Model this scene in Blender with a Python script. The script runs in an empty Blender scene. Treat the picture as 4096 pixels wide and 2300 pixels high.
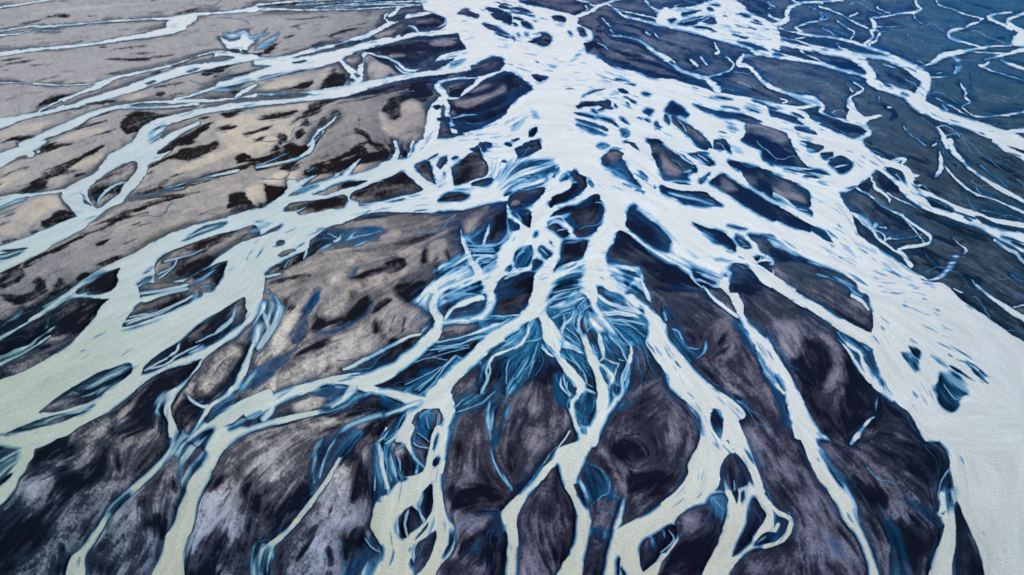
"""A braided glacial river seen from the air."""
# Survey of the channels, bars, sand patches and shallows: one line each.
# c channel, P water body, i/e dry bar, t thread of water, v/V shallows, d/D dark wet sand, l/L pale dry sand, B seeping water
DATA = """
#00
c 0,7.5,2 17,5,1.6 35,2.3,1.4 53,-.5,1
l 30,15,2 100,8 150,3
l 45,13,1.5 110,6
c 257,9,6 240,11,3.5 215,13,2.5 190,15.5,4 170,18.5,3 150,19,2 120,20.5,1.5 95,22.5,1.5 70,25,2 45,26.5,3 33,26.5,2 15,29,1.5 0,31.5,1.5
P 170,20 197,15.5 198,20 190,25 175,30 168,28 167,23
c 185,27,6 170,31,7 150,35,5.5 125,39,4 100,43,3.2 70,46.5,3 40,49.5,3 0,54,4
c 60,31,.8 34,31,1 20,33.5,1.5 0,35.5,2
d 17,33,1.5 35,30 50,30 70,30,1
d 105,61,2 140,60.5,3 160,58,1.5 174,56,.8
d 130,56.2,1 158,53
d 110,51.5,.8 130,49,1 150,46.5
d 0,63.5,1.5 25,59
d 0,68,1 20,64,1.5 40,60.5,1
d 33,41.5,.8 48,40.5
d 88,46.3,1 106,44.3
d 0,83,1.2 22,82
d 35,82.5,1 62,77.5
d 170,15.5,1.5 190,11.5,3 204,8,1.5
d 60,17,2 72,15.5
d 20,25,1.2 33,23 50,18 65,16
P 222,38 232,41 240,40 244,34 250,32.5 251,38 257,42 251,46 249,50.5 243,50 243.5,57 241,50 230,49 224,43
v 224,35,3 236,37,5 246,32,3 253,38,3 264,36,3 271,34,2
d 226,51,2 240,51.5,3 ; 
d 243,50,2 250,55,3 257,54
c 257,58,5 238,55,3.5 222,52,2 205,54.5,2 190,60,2 170,66,2.5 150,71,2.5 130,75,3 118,77.5,3 105,83,6 95,88,5 80,94,3.5 65,100,3.2 50,106.5,3 40,111,3
c 257,59,4 245,60,5 215,65,6 185,71,9 165,77,9 140,86,9 120,93.5,8 100,98,8 80,104,7 60,109,6 40,114,5 20,119,6 0,124,11 -40,134,12
i 171,67 185,62 200,57 201,60 190,65 180,67
i 205,62 222,56 235,57.5 222,61.5
i 116,84 122,80 140,75 160,71.5 163,73 145,79 125,85 117,87
i 145,84 155,80 157,82 148,85
e 187,73,2 201,68.5
i 64,104 75,97 95,91 104,93.5 88,99 75,104 65,106
i 40,112 50,107 63,101 65,104 55,109 42,112.8
d 38,108,4 50,102,6 75,95,2.5
d 62,84,1 90,83.5 115,79 135,72
c 100,83.5,1.5 80,85,1.2 55,85.5,1.2 35,84,1 20,83.5,.8 0,83.5,.8
c 257,104,6 235,107,7 215,110,6 200,113,6 180,118,7 160,124,9 150,130,12 145,137,14 140,147,16
c 200,124,4 185,131,5 172,138,7 160,147,8
v 165,125,10 158,134,12 150,142,12
c 257,96,4 240,99.5,3 215,101,3 190,101.5,3 170,102.5,3 150,103.5,3.5 130,106,4 110,109.5,5 95,114,6 80,121,8 65,128,9 50,134,8 35,141,7 22,146,8
c 200,104.5,2.5 175,107,2 150,108,2.5 125,108.5,2.5
c 257,75,4 240,79,4 222,86,4 205,92,3 190,97,3 175,100,2
v 250,80,8 235,87,8 215,92,6
c 257,86,3 245,92,4 238,97,3
e 131,106,3 150,105 170,104
e 177,109,3 199,107
e 87,105,3 105,103,4 125,97 140,92
e 105,103,4 120,102
e 62,114,3 75,110 90,108
e 216,104,2 240,100.5 257,98.5
e 204,99,3 225,98
e 228,95,2 240,92
D 121,128 125,120 135,113 148,112 165,115 168,117 155,125 140,131 126,135
d 63,136,2 85,129,6 108,122,3
d 73,126,3 90,117,3 120,113,2
d 8,142,2 30,139,5 46,135.5,2
d 90,139,2 117,131
d 205,77,4 215,71,5 236,63,2.5
d 214,79,3 222,76.5
d 156,96.5,4 166,95
d 170,86,2 185,83.5,3
d 145,89,1.5 168,87.5
d 225,119,2 240,113,4 248,113,2
d 170,143,4 190,137,7 215,124,5
d 218,132,3 232,128,4 237,129
d 245,137,2 257,134
d 240,123,2 257,120
d 200,120,1 210,118,2
d 225,77,2 240,75 257,71
d 250,69,2 257,66
l 0,138,12 30,130,8 60,124,4
l 60,141,8 110,129,7
l 225,135,12 257,118,12
l 100,99,6 150,97,6
#10
c 0,9,3 20,9.3,2 60,10,1.5 100,9,1.2 140,7,1.2 170,4,1
c 0,5,2 30,2,1.5 60,0,1
c 60,7,1 110,3 170,1
c 40,5,.8 90,2 120,0
c 90,6,1 130,4 165,5
d 2,9,2 20,4.5,4 50,1,3
d 60,3,3 110,1 150,1
d 70,9,1 130,6.5
d 45,8,1 85,4
c 180,12,3 155,16,4 142,20,4 132,25,4 120,32,4 105,38,5 85,44,3 70,47.5,3 55,51,3 40,55,2.5 20,58,2.5 0,58,2
c 132,14,1.5 129,18,1.5 133,22,2
c 143,9,3 139,13,4 134,16,2
c 210,31,4 180,33,5 160,35,5 140,39,6 120,43,7 100,49,7 85,54,9 70,57,10 50,59,9 25,62,7 0,63,6
c 85,57,8 60,64,9 40,69,7 20,74,6 0,79,5
c 110,54,5 108,55,5 106,65,5 105,72,6 104,80,7 100,84,7
c 85,60,4 92,68,5 98,74,7 98,82,8
c 215,69,4 190,72,5 165,75,5 140,79,6 110,86,8 85,91,8 65,93,6 40,94.5,3 15,95,2.5 0,95.5,2
c 110,88,6 85,94,8 60,98,6 35,101,5 0,104,5
e 5,98.5,2 30,96,3 55,94.5
t 112,53,3 122,56,1.5 132,58,2 142,63,2 150,70,3 160,71,2 164,69,1
t 140,66,1 148,73,2 156,73,1
i 115,39 120,34 135,29 146,28.5 143,33 140,37 128,38 117,41
i 153,23 165,17 178,13 186,16 190,20 188,24 180,30 170,32 164,31 160,27 152,25
i 145,33 150,28 157,30 153,34 145,37
e 128,29,2 143,26
i 136,18 142,15 150,14 150,19 140,22 134,20
t 164,33,2 160,28,2 153,26,1
t 183,28,1 190,24,1.5 191,19
l 120,37,4 140,32
i 79,46 90,43 105,40 106,43 90,47 80,49
e 37,58,2 50,55 65,53
e 37,63,2 51,61.5
i 94,57 99,53.5 106,56 108,61 104,65 100,66 95,61
i 87,60 92,59 94,64 89,62
e 93,62,1 100,66
e 93,80,3 99,81
e 99,74,2 104,77
v 5,78,4 25,76,4 50,70,4
D 60,88 72,75 80,70 78,78 88,74 91,80 87,87 70,91
d 10,93,3 35,90,5 60,80,3
d 50,80,3 70,70,4 76,63,3
L 113,66 120,61 130,65 140,74 130,80 115,82
d 119,57,6 130,60,8 138,69,5
D 112,82 114,71 118,72 119,79
D 132,77 135,72 141,78
d 111,66,1.5 112,80
L 5,90 20,84 45,80 40,88 20,92
D 108,49 125,46 150,43 180,42 203,41 210,48 190,52 170,62 160,68 145,65 135,60 150,57 130,55 115,54
d 150,40,4 180,37,6 203,36,6
l 175,45,5 200,43
i 173,66 185,61 199,59 190,66 180,70
e 195,66,4 209,60,3
v 195,66,6 209,60,4
i 212,74 222,68 222,64 238,57 246,59 249,64 245,70 230,76 212,78
c 255,68,2 250,70,2 240,74,3 228,78,5 222,83,5 215,88,6 208,93,5
c 235,74,3 215,78,3 200,79,3 185,83,4 182,88,6 188,92,7 190,98,7 183,105,8 180,110,12 178,125,14 176,135,14 174,146,14
c 186,100,6 192,106,5 192,116,5 197,125,5 200,133,6
c 210,93,3 203,98,2 195,99,2.5
i 178,107 184,105 187,107 182,111
i 182,119 195,118 195,123 185,122
i 196,129 200,127 204,131
e 188,134,2 210,136
i 190,84 200,81 218,80 221,82 212,89 206,95 206,98 195,98 193,95 195,92 190,87
L 200,102 215,97 232,93 240,84 236,92 230,100 205,105
l 238,80,1.5 246,84
D 222,90 240,80 257,74 257,90 250,110 235,115 210,115 200,110 215,105 235,100 240,92
d 195,105,4 215,122,10 240,112,6
t 198,119,1 210,115
t 205,117,.8 222,115
D 128,112 132,104 145,96 160,89 176,88 176,97 172,104 165,104 158,100 150,104 146,111 148,118 140,122 132,119 134,114
L 147,108 155,103 165,105 170,115 168,128 150,132 143,130 145,118
L 126,115 130,118 138,122 145,120 143,130 140,138 130,132 126,124
d 152,138,6 160,132,8 171,131,5
d 101,131,4 110,137,4 118,145,4
d 105,115,.7 103,130
d 70,100,3 100,97,5 130,92,7 170,84,7 200,77,5
d 50,107,3 65,103,4 82,102
d 75,107,2 95,103
d 105,102,2 125,97
d 0,121,2 20,119,2.5 42,112
d 33,125,4 50,117,5 62,111
d 66,112,2 74,109
d 0,137,2 20,130,4 25,127
d 47,127,5 53,122,7
d 41,139,5 48,132,7
d 24,137,6 30,143,6
d 63,125,5 70,120,6
d 75,119,3 80,113,4 86,116,2
c 53,146,2 62,133,2.5 73,125,2 80,118,1.5
c 60,142,1 68,132,1
d 62,145,1 66,133 78,122
d 0,143,2 12,138
l 0,112,8 60,106,6 100,100,3
l 10,125,8 60,115,6
d 0,16,1.5 23,14
d 28,21,1 50,20 72,17.5
d 35,29,1 40,27 52,24.5
d 38,28.5,1 47,29.5,2
d 85,29,1 110,24
d 73,38,1.5 85,33 100,29 105,28
d 57,46.5,2 68,43.5,3
d 28,39,1 40,36,2
d 0,38,.7 8,33 13,28
v 0,50,5 15,42,6 23,34,2
d 17,41,3 22,36,3
d 8,53,4 15,49,4 21,45
d 0,54.5,1 15,54
i 202,14 210,9 218,12 225,15 222,18 212,16
i 230,8 240,8 250,11 257,14 250,14 238,13
i 228,24 235,24 245,29 254,35 245,33 233,29
i 236,14 245,13 257,15 257,25 248,22 240,19
e 240,33,2 257,39
e 240,2,1.5 257,6
e 243,6,3 258,9
#20
P -89,-25 8,-25 8,1 30,7 50,12 64,16 67,20 66,24 78,30 82,35 80,41 72,43 76,51 88,57 95,64 110,69 125,72 140,78 165,80 175,84 195,89 205,93 230,97 257,104 257,122 252,122 236,124 233,132 228,141 230,150 -73,150 -60,140 -48,134 -35,130 -17,122 -7,115 -1,106 8,98 20,89 15,83 0,73 -11,70 -7,64 -11,58 -19,57 -35,64 -47,68 -67,70 -79,69 -82,65 -77,62 -74,57 -62,53 -47,50 -47,46 -53,39 -54,33 -73,31 -66,25 -66,20 -77,13 -89,9
i 40,17 44,15 52,16 55,19 53,23 48,22 45,21 42,20
e 57,32,2 60,35.5
i 66,27 70,27 73,30 75,35 70,36.5 68,34
i 15,42 20,40 30,35 26,33 34,33 40,38 39,43 33,47 25,44 20,43.5
e 6,34,2 7,36
e 13,34,1.5 16,35
e 0,8,4 12,10 20,13,2
e 0,12,1.5 22,16
e 0,17,3 12,20
i 8,22 14,21 19,25 21,29 13,27
e 0,23,3 6,25
e 20,20,1.5 25,22
e 0,37,2 3,41
i 73,44 80,42 86,45 82,49 76,53
i 84,50 88,46 95,50 96,54 92,58 88,53
e 86,57,1 88,58
t 86,43,1 92,46 97,50
e 23,61,1.5 27,63
i 19,75 25,75 36,77 27,83
e 71,97,1 85,91,2 95,89
i 106,89 112,89 117,93 113,94 108,92
e 113,84,1.5 124,86
e 131,94,2.5 140,95
e 112,97,1.5 120,100
i 118,99 124,101 124,105 120,103
e 115,102,2 118,106
i 63,106 75,102 92,101 97,100 100,103 99,107 94,108 85,107 72,108 66,109
e 87,111,3 95,108 101,110
e 103,105,2 106,108
e 62,113,3 75,116 85,119
e 63,119,3 78,124 95,130
e 66,125,3 80,131,4 95,136
e 90,128,4 96,131
e 85,117,2 100,122,3.5 106,125
e 109,118,2 117,125
i 109,131 114,130 118,134 115,138 111,136
e 102,124,1.5 107,127
e 80,110,2 86,114
e 112,142,3 118,144
i 135,140 145,139 152,143 152,149 140,148
i 132,112 137,109 142,111 138,116 133,114
e 126,118,1.5 131,120
e 134,120,1.5 139,123
i 143,125 146,122 149,128 145,127
e 145,129,1.5 150,131
i 154,111 157,106 161,102 166,105 172,108 175,112 178,116 174,118 168,116 164,117
i 153,115 156,115 159,122 158,125 154,122
i 161,117 170,121 180,127 188,133 194,138 198,150 190,150 178,138 170,131 163,125
t 167,120,1 173,128,1 176,133,1.5
e 183,105,3 195,110,4 210,116 225,119
i 210,112 225,115 238,117 247,120 252,123 240,122 225,119
v 215,122,6 226,130,8
v 193,114,3 200,117
e 208,132,1.5 216,134
e 218,132,1 225,134
i 203,142 207,140 215,141 217,150 203,150
i 16,135 20,129 25,127 26,131 22,137 17,138
v 19,110,6 26,120,6
v 0,130,10 15,115,6
e 0,142,3 8,139
i 10,146 20,141 28,141 29,150
e 200,98,1.5 220,100
e 240,100,2 257,106
e 210,107,1.2 228,110
e 235,108,2 248,113
e 105,79,.8 117,82
v 200,98,3 222,100
v 235,107,4 250,112
v 5,68,3 20,72,3
v 60,62,4 72,48,4
d 150,76,4 180,83,5 201,88,4
c 97,35,1 110,36.5,1.5 122,39,1.8 132,43,3 138,48,4 145,53,4 155,59,6 162,64,5 168,70,4 178,74,4 188,77,4 196,79,5 201,84,6 207,90,8
e 158,61,2 164,65
d 100,33,2 120,35 135,41
d 108,38,3 120,43,5 135,48
c 198,77.5,2 210,74,1.8 220,70,2 223,65,1.8 220,61,1.5 215,57,1
d 200,77,3 218,75,4 225,68
c 204,43,1 206,48,2 208,52,3 205,54,2
c 180,60,2 186,66,3
c 190,58,1.5 196,65,2
c 99,30,1 102,34,1
c 91,19,1 99,27
c 134,32,1 139,35
c 144,34,1 147,38
c 64,17,3 75,13,3 83,9,4 87,6,3 95,3,3 105,0,2 120,-4,2
d 60,16,3 72,10,3 76,5
c 83,6,1.5 75,2 65,0
c 74,6,1 76,9,1.5 71,12,1
c 96,4,1.5 102,8 107,12,2 113,16 125,19,2.5 140,23,2.5 158,26,5 180,30,6 200,36,6 220,41,7 240,46,8 257,53,10
c 104,9,1 120,13 135,16 147,19,1.5
c 133,-3,4 138,5,2 146,10,2.5 158,13,3
P 148,10 160,6 180,2 200,1 212,-3 225,0 232,5 245,15 257,20 268,30 270,50 257,56 245,55 238,50 230,44 215,40 200,37 180,31 160,26 145,23 145,17
i 166,24 175,20 190,16 203,17 206,24 200,25 190,22 185,25 175,26
e 182,27,3 195,28 205,32
i 170,13 180,11 190,10 185,13 172,16
e 156,7,3 164,7
e 165,7,4 180,4,5 193,1
e 196,8,3 203,10
i 157,20 163,18 165,20 160,23
e 200,5,2 210,5
i 229,12 237,15 241,17 235,17 229,14
e 236,10,4 257,15
e 224,25,1.5 240,29
e 243,20,2 250,22
e 237,27,1.5 247,30
e 221,34,1.5 230,36
e 228,37,2.5 238,38
e 228,42,3 245,47,4 257,51
e 240,22,1 255,26
e 212,15,1 216,17
t 172,22,.8 190,18 205,13
t 186,24,1 200,16
i 226,1 240,0 257,3 257,10 245,9 235,6
c 233,55,2 230,59,4 228,65,5 235,66,4 243,71,3 248,77,4 252,82,4 262,88,3
v 232,57,4 245,57
d 82,18,2 90,25 85,30 100,32
d 100,24,1.5 120,27 140,35 150,42
d 97,49,2 115,56,3 135,58
d 92,59,4 110,65,6 130,72,6 160,80
d 115,60,3 145,65,4 170,75 200,88
d 175,60,4 185,68 178,70
d 140,38,1.5 160,45 190,55
d 170,32,2 187,35
l 110,52,2 122,51
l 130,56,3 145,60
d 60,35,1 85,38,3 95,47
d 210,80,2 235,88 257,98
l 225,83,4 240,88
d 5,2,2 20,5 40,9
d 107,14,1 125,16 147,20
d 10,1,2 25,4,3 35,10,2
#30
c 0,39,9 20,45,5 40,49,5 60,53,5 80,56,7 92,60,9 100,68,10 103,76,11 105,82,10 118,88,9 130,92,9 140,96,10 150,104,13 165,112,12 180,118,12 205,126,12 225,133,13 250,143,14 265,150,16
c 75,52,4 95,55,4 115,58,5 130,62,7 142,67,9 150,72,12 158,79,12 158,88,12 153,97,12 152,103,10
c 30,33,2.5 45,35.5,2.5 65,38,2.5 85,42,3 92,45,3 105,49,4 120,54,3 132,60,5 145,66,6
d 108,45,2 125,54,2.5 140,63 148,67
c 0,56,3 15,58,3 35,61,3 55,65,4 75,70,5 95,75,5 100,78,5
c 0,49,2 20,56 35,60
c 33,51,1.5 45,57 55,62,2 62,65
c 76,0,1 60,1,2 40,2.5,2 30,4,3 22,8,4.5 19,14,5 19,19,6 13,23,6 5,26,4 0,28,4
c 0,15,2 10,20,3 15,22
c 0,2,2 3,5,1 7,7 0,9
c 24,-1,2 30,3
c 12,28,2 20,31,1.2 30,32.5,1
c 28,28,3 33,32,3.5 38,35,2 35,38,1.2 28,39,1
c 10,31,1.2 8,35,1.5 15,38,1.2 30,41,1.5 45,46,2 60,49 75,52,3
c 28,27,1.5 40,23 52,21 60,18 57,14,1 48,10 41,6
c 52,12,1 55,17,1.5 52,20
c 55,3,1 51,6,1.2 60,9 70,13,1.5 80,18,1.2 90,24,1.5 100,28,1.2
c 82,17,1 90,13
c 148,-4,3 150,5,2.5 154,9,2 148,12,2.5 130,14,1.5 115,17 102,18,1
c 104,19,3 107,24,3.5 107,30,4 103,31,2
c 107,29,2 113,33,1
c 104,33,2 106,37,3 100,42,2.5 96,46
c 112,34,2 108,41,2.2 103,44,2 100,48,3
c 110,7,1 113,10 123,13,.8
c 147,14,1 148,19 155,24
c 110,27,.7 135,27,.8
c 113,32,.6 120,31.5
c 70,21,1.5 78,27,1.2 87,33,1.5 83,40,1
c 55,29,1 63,32,1.2 68,37
c 69,43,.8 73,48,1.2 80,50,2
c 168,-3,2 172,5,1.5 185,9,1.2 200,15 213,18 216,19,2 212,22,1.5 203,25,2.5 198,28,2 188,30,3 182,33,4 182,37,3.5 188,40,3 200,43,2 213,47,1.5
c 222,47,2 205,50,3 185,54,5 175,57,6 167,62,5 158,66,1.5 147,68,1.2
c 257,14,3 247,17 241,21,4 245,26 252,30,5 257,33,6 280,38,6
c 245,12.5,1 230,14,2.5 222,17,4 228,21,3 237,25 245,29,4
P 245,40 252,33 270,32 270,46 244,45
c 244,46,1.5 220,47,1
c 270,48,5 257,50,5 245,53,3 230,57,2 218,60,1.5
c 222,62,2 217,66,3 212,66,1 222,70,1.2 240,76 257,81,1.5 270,84
c 205,52,1 240,54,2
c 234,60,2 245,65,3 257,69 270,72
v 186,58,5 192,64,6 192,70,5 186,74,5
c 190,68,2.5 188,73,2.5
c 165,78,1.5 182,77,1
c 170,74,.6 175,73
c 194,84,1 197,90,3 200,94,1.5 198,97,2 203,103 195,107,1.2 200,112,1 208,117,1.5 235,116,2 257,113,2.5 275,111
d 203,75,2 204,88 200,95
d 175,100,3 190,106
d 165,96,1.5 185,106,2 205,116
c 175,105,2 180,111,3
c 168,98,.8 185,107 200,116
c 275,130,5 257,131,5 245,132,4 235,134,2
d 230,125,2.5 235,127
d 215,120,2 240,124
d 248,137,4 262,143
i 92,59 105,60 120,63 128,68 140,73 143,80 138,84 128,83 122,80 115,72 105,68 100,62
t 115,65,1 128,68,1.2
i 48,57 60,57 75,59 90,65 98,72 98,75 85,71 70,68 60,64 50,60
e 109,77.5,4 112.5,78.5
e 113,81,2 125,88
e 5,50,2 30,57
e 35,52,2 50,58
e 124,83,2 135,86
e 135,94,1 141,96
e 140,88,1.5 143,83
e 145,92,1 147,88
c 0,87,2.5 15,92,3.5 30,97,5 45,100,6 53,105,5 55,109,4.5 53,112,4 60,116,2 75,121,2.5 90,125,3 100,130,5 102,134,5 95,138,5 80,145,6
v 28,97,6 50,105,7
c 0,104,3 15,107 35,108 52,104
c 79,85,.8 85,92
c 86,83,1 92,86,1.5 96,90,2 88,95 81,100,3 82,107,4.5
P 80,100 84,100 89,110 97,117 112,115.5 115,117 104,120 94,124 79,121 82,110
c 92,122,4 100,128,4
c 12,99,1 20,102,1.5 15,104,1
c 0,112,4 15,118,9 30,124,11 50,131,12 70,140,12 90,147,12
c 5,108,3 20,112,4 35,116,5 40,121,6 50,128,8
i 0,110 10,112 25,117 35,124 25,123 12,120 3,116
e 25,113,3 36,119
i 27,128 35,128 48,132 48,135 38,134 30,132
c 20,130,3 22,138,4 23,148
c 22,132,6 35,138,8 55,145,9
c 47,123,2 52,124
c 73,132,.8 79,135
c 112,98,1 112,103
c 121,108,1.5 124,108
c 137,127,1.5 141,134,1 150,140,1.5 158,146,2
c 171,128,1.5 174,133,3 177,139,5 180,148,6
d 40,110,4 55,120,6 75,130,6 100,132
d 108,98,3 118,108,4 128,116 122,122
d 140,103,2 145,108
d 45,70,1 70,75
d 80,80,3 100,82,4 110,95
d 110,83,2 125,92
d 60,120,3 72,128,7 82,132,4
d 165,140,4 178,142,4 195,139
d 230,125,2 240,129
d 25,40,3 60,44,4 90,47
d 205,5,1 225,10 240,14
d 220,42,2 235,40 240,44
#01
P -15,14 0,9 15,4 30,-3 48,-3 35,6 32,7.5 35,9 33,13 25,14 15,16 0,24 -15,30
e 15,15.5,3 28,12
d 33,9,4 50,6,6 75,1,3
c 37,8,1.5 40,7.8
P 135,-3 128,0 120,5 110,10 105,17 97,27 85,35 70,43 62,49 63,56 70,64 76,71 77,73 65,78 50,84 35,90 20,96 0,102 -15,107 -15,138 0,130 15,122 30,115 45,108 55,101 75,91 85,86 90,80 97,75 110,65 125,58 130,50 140,40 147,30 149,22 152,20 160,16 170,9 172,7 160,11 157,10 165,-3 150,-10
c 65,47,2.5 50,49,2.5 35,51,3 15,54,4 0,60,6
c 0,55,2 10,52,2 20,51
v -5,68,8 8,62,7 20,58,5 28,56,3
v 0,74,3 10,69,4 20,65,3
i 94,62 89,55 88,48 92,41 105,32 118,24 130,18.5 137,18 138,25 132,34 126,40 120,50 110,58 98,65
t 97,61,1.5 102,53,3 110,45,2.5 119,40.5,2 126,38.5,1.5
e 82,50,2 86,58,3 92,62
v 82,50,2 86,58,3 92,62
e 0,108,2 15,107,3 28,105
e -5,115,6 10,112,6 25,107
v -5,115,5 10,112,4 25,107
D 15,50 30,41 50,28 75,18 95,7 105,3 95,10 80,20 76,25 83,28 75,32 60,35 50,40 45,46 30,49
d 75,33,1.5 88,31
d 105,11,2 117,6
d 0,35,1.5 20,28,2 30,24
d 0,43,4 18,39
D 157,10 165,1 175,-3 185,-3 170,9 162,12
D 160,18 175,12 195,6 215,1 218,2 210,4 223,4 205,12 185,18 170,18 155,22
d 175,4,2 195,-2
d 149,24,3 160,22
d 148,32,2 155,29
d 237,15,2 248,8
d 239,20,2 250,14,3 257,18
d 207,19,1 218,15
d 131,51,4 150,48,6 170,38,4 185,30,3 198,26
d 130,53,3 160,48 185,44 215,36 240,28
c 165,46,1 190,38.5,1 210,33,1.5 240,27,2
c 130,55,1 160,49 185,44
d 122,60,1.5 150,55 180,53 200,50
d 90,84,4 115,77,5 140,68,5 165,60,4 190,54
d 85,92,2 100,88,2.5 120,79 150,70
d 45,112,3 60,105,4 80,96,5 90,90
d 215,35,3 250,22,4 262,19
D 230,66 231,60 236,52 245,50 252,58 258,66 240,69
D 42,85 42,79 50,75 60,68 70,69 77,73 60,80
d 24,71,3 40,65,5 47,61
d 0,76,2 20,70,3
d 0,84,3 15,79,3 27,75
d 28,91,3 39,88,4
d 0,99,2.5 20,96
L 25,65 45,55 62,53 62,65 50,70 35,80 20,95 0,90 10,80
d 98,103,2.5 110,98
d 98,124,2 110,118,3.5 124,113
D 0,140 5,132 12,126 18,123 21,126 25,132 20,141 12,146 0,146
d 20,128,5 35,118,6 50,110
d 33,144,4 42,134
D 55,146 62,133 65,140 72,144
d 78,137,4 88,131
l 70,28,8 100,15,6 115,5,4
l 180,30,8 230,10,8 257,2,8
l 0,45,6 30,30,5
P 262,66 240,70 220,76 200,80 180,87 160,96 150,101 135,110 120,117 105,124 90,133 70,147 70,155 262,155
i 183,98 190,92 205,83 228,79 222,84 200,91
v 185,96,3 205,88,4 222,82
i 165,119 170,112 180,107 200,102 220,94 240,86 257,82 262,92 245,98 230,100 220,110 200,122 185,130 165,138 155,141 158,136 156,130 160,124
t 165,119,2 178,115,1.5 190,112,1 205,106
t 178,116,1 172,127,1 158,136,1.5
i 175,149 190,135 210,124 228,118 226,128 224,134 212,149
v 190,146,6 205,138,6 222,124
e 145,130,2 155,124
v 145,130,3 155,124
e 138,143,5 153,134
v 138,143,6 153,134
i 75,150 95,136 110,128 121,125 118,132 119,140 108,150
v 80,142,3 100,132 115,128
#11
P 262,52 230,62 205,67 170,69 130,69 110,71 90,79 75,83 65,89 55,97 52,105 40,112 25,120 12,130 9,135 7,150 -10,150 -10,70 0,67 10,62 20,56 28,50 32,44 31,38 34,36 42,38 46,43 50,42 70,36 85,32 100,30 110,27 120,23 130,17 150,14 157,8 160,0 168,-5 262,-5
i 28,68 30,63 37,59 55,57 75,54 88,51 93,55 90,60 88,64 75,66 60,69 45,71.5 41,70 38,68
i 93,55 97,49 105,45 120,38 135,33 145,28 149,28 155,34 162,40 169,46 160,50 145,53 130,57 115,61 104,62 103,58 95,56
t 97,49,1 93,54,1.5 95,58,2.5 102,61,3
e 135,59,2 150,55
v 130,59,2 150,55
t 103,61,.8 130,58 150,53
t 27,69,1.5 40,68.5,1.5 50,64,.8
i 57,51 70,46 78,42 90,38 112,37 105,41 85,47 70,51
e 33,53,2 45,48,3 62,42
v 40,50,2 50,46,3 62,42
i 160,24 162,20 173,17 176,22 178,30 181,41 175,38 165,31
e 173,16,2 183,10
i 182,20 187,14 192,13 192,18 185,26
e 197,15,3 203,13
e 188,29,2 190,31
v 184,42,4 190,36,4 189,30,3
i 197,24 205,18 215,9 225,7 228,14 233,20 234,27 230,33 220,36 210,39 199,42 198,33
i 216,40 225,36 237,34 239,37 232,42 220,43
i 182,58 187,53 195,49 205,49 215,52 207,57 195,58
v 200,45,4 220,48,4
i 215,5 223,2 225,-2 230,0 232,6 226,10 218,8
t 225,3,1 228,10,1.5 235,18,2 240,25,3
i 228,-2 235,-2 238,0 233,4
e 247,17,3 252,19
e 250,0,4 257,2
v 242,15,6 236,33,6
e 250,53,3 257,48
v 0,78,3 15,80,5 20,76,3
e 0,94,2 15,88,2.5 27,81
v -5,90,6 8,84,6 20,80
i 20,104 22,97 29,97 28,101
v 18,104,3 25,100,2
i 22,113 27,108 38,105 40,108 30,113
v 38,106,3 48,100,3
i 9,132 15,125 25,120 32,117 30,122 20,130
t 50,104,2 50,110,2 48,116,1.5
t 33,117,1 28,125,1
t 9,134,3 18,132,3 26,130,2
t 14,124,3 30,114,3 45,106,2
D 12,130 25,121 38,112 49,107 49,115 35,122 25,126
c 58,-3,4 56,5,4 50,10,3 42,15,3 30,18,2 15,21,1.5 0,24,1
c 30,10,1 15,17 0,22
d 0,12,3 15,10,4 30,6 45,3
D 15,10 20,4 25,4 24,8 18,11
d 28,8,4 35,2
d 0,18,3 25,13,6 50,7,5
d 0,27,1.5 30,22,2 48,14 60,3
d 25,27,4 35,22,6 42,18
d 55,23,3 75,18,4 95,10,5 105,3 115,-2
D 48,32 55,24 75,20 90,17 105,15 100,18 85,27 75,30 60,33
d 115,0,3 125,4,5 132,9,4 130,16
d 95,12,5 110,5,7
L 105,20 125,10 128,14 115,22 100,30
c 104,16,1 98,23,4 92,29,7 89,33,7
c 89,27,1 80,32,1.5 72,36
P 31,38 35,36 40,39 48,35 62,31 50,40 43,44 33,46
c 58,24,.8 52,28
d 5,42,3 20,42,5 28,38 40,35
D 10,42 20,42 31,39 31,45 27,52 15,60 8,62 12,55 12,48
d 0,58,4 6,62,5
L 12,40 20,32 30,28 42,32 30,37 20,42
c 140,-2,4 142,5,4 141,12,5 137,18,6
c 158,-2,3 156,6,3 153,14,3
d 146,2,6 150,14
d 135,2,3 138,10
D 52,113 54,103 62,93 70,89 76,95 70,103 62,110
B 65,90 80,87 95,85 110,85 130,86 135,90 125,98 110,105 95,108 85,108 70,100
t 72,90,.8 78,93,1 84,96,1.5
v 76,100,6 84,96,4 85,90,2
t 78,99,3 84,96,2.5 85,91,1
v 66,108,6 72,104,5 78,98,4
v 88,98,2 95,95,3 100,88,2
v 90,97,2 110,92,1.5 130,87,1
v 95,105,2 110,99 122,97
d 100,78,5 115,73,6 130,74
l 70,112,4 110,103,3 140,98
d 90,110,3 130,107,5 170,97 200,85
d 10,143,6 30,138,7 55,134
B 95,135 98,128 105,124 103,130 98,135
d 92,137,5 125,130,7 150,120 170,110
D 170,105 173,112 175,120 165,122 168,110
D 128,130 130,120 140,115 148,118 145,128 138,132
d 140,145,6 150,135 160,128
d 180,115,4 192,110 195,122
l 90,120,5 98,120,4 92,125
L 75,140 80,134 88,132 82,140
l 100,143,6 106,146
L 110,142 120,134 130,135 125,146 112,146
l 185,92,2 203,84
L 207,80 218,72 228,66 235,64 225,78 217,90 212,92 209,86
D 245,70 257,60 257,85 245,90 235,98 238,80
B 210,92 217,95 230,82 228,88 222,97 213,100
P 268,86 255,93 248,99 240,103 220,103 214,98 208,92 206,86 206,95 210,110 200,118 188,122 183,125 184,131 172,150 265,150
V 185,123 200,118 212,110 214,120 218,130 205,140 185,148 180,140
V 214,103 245,103 242,120 232,130 224,125 217,115
v 222,100,5 230,92,4 233,84,3
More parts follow.
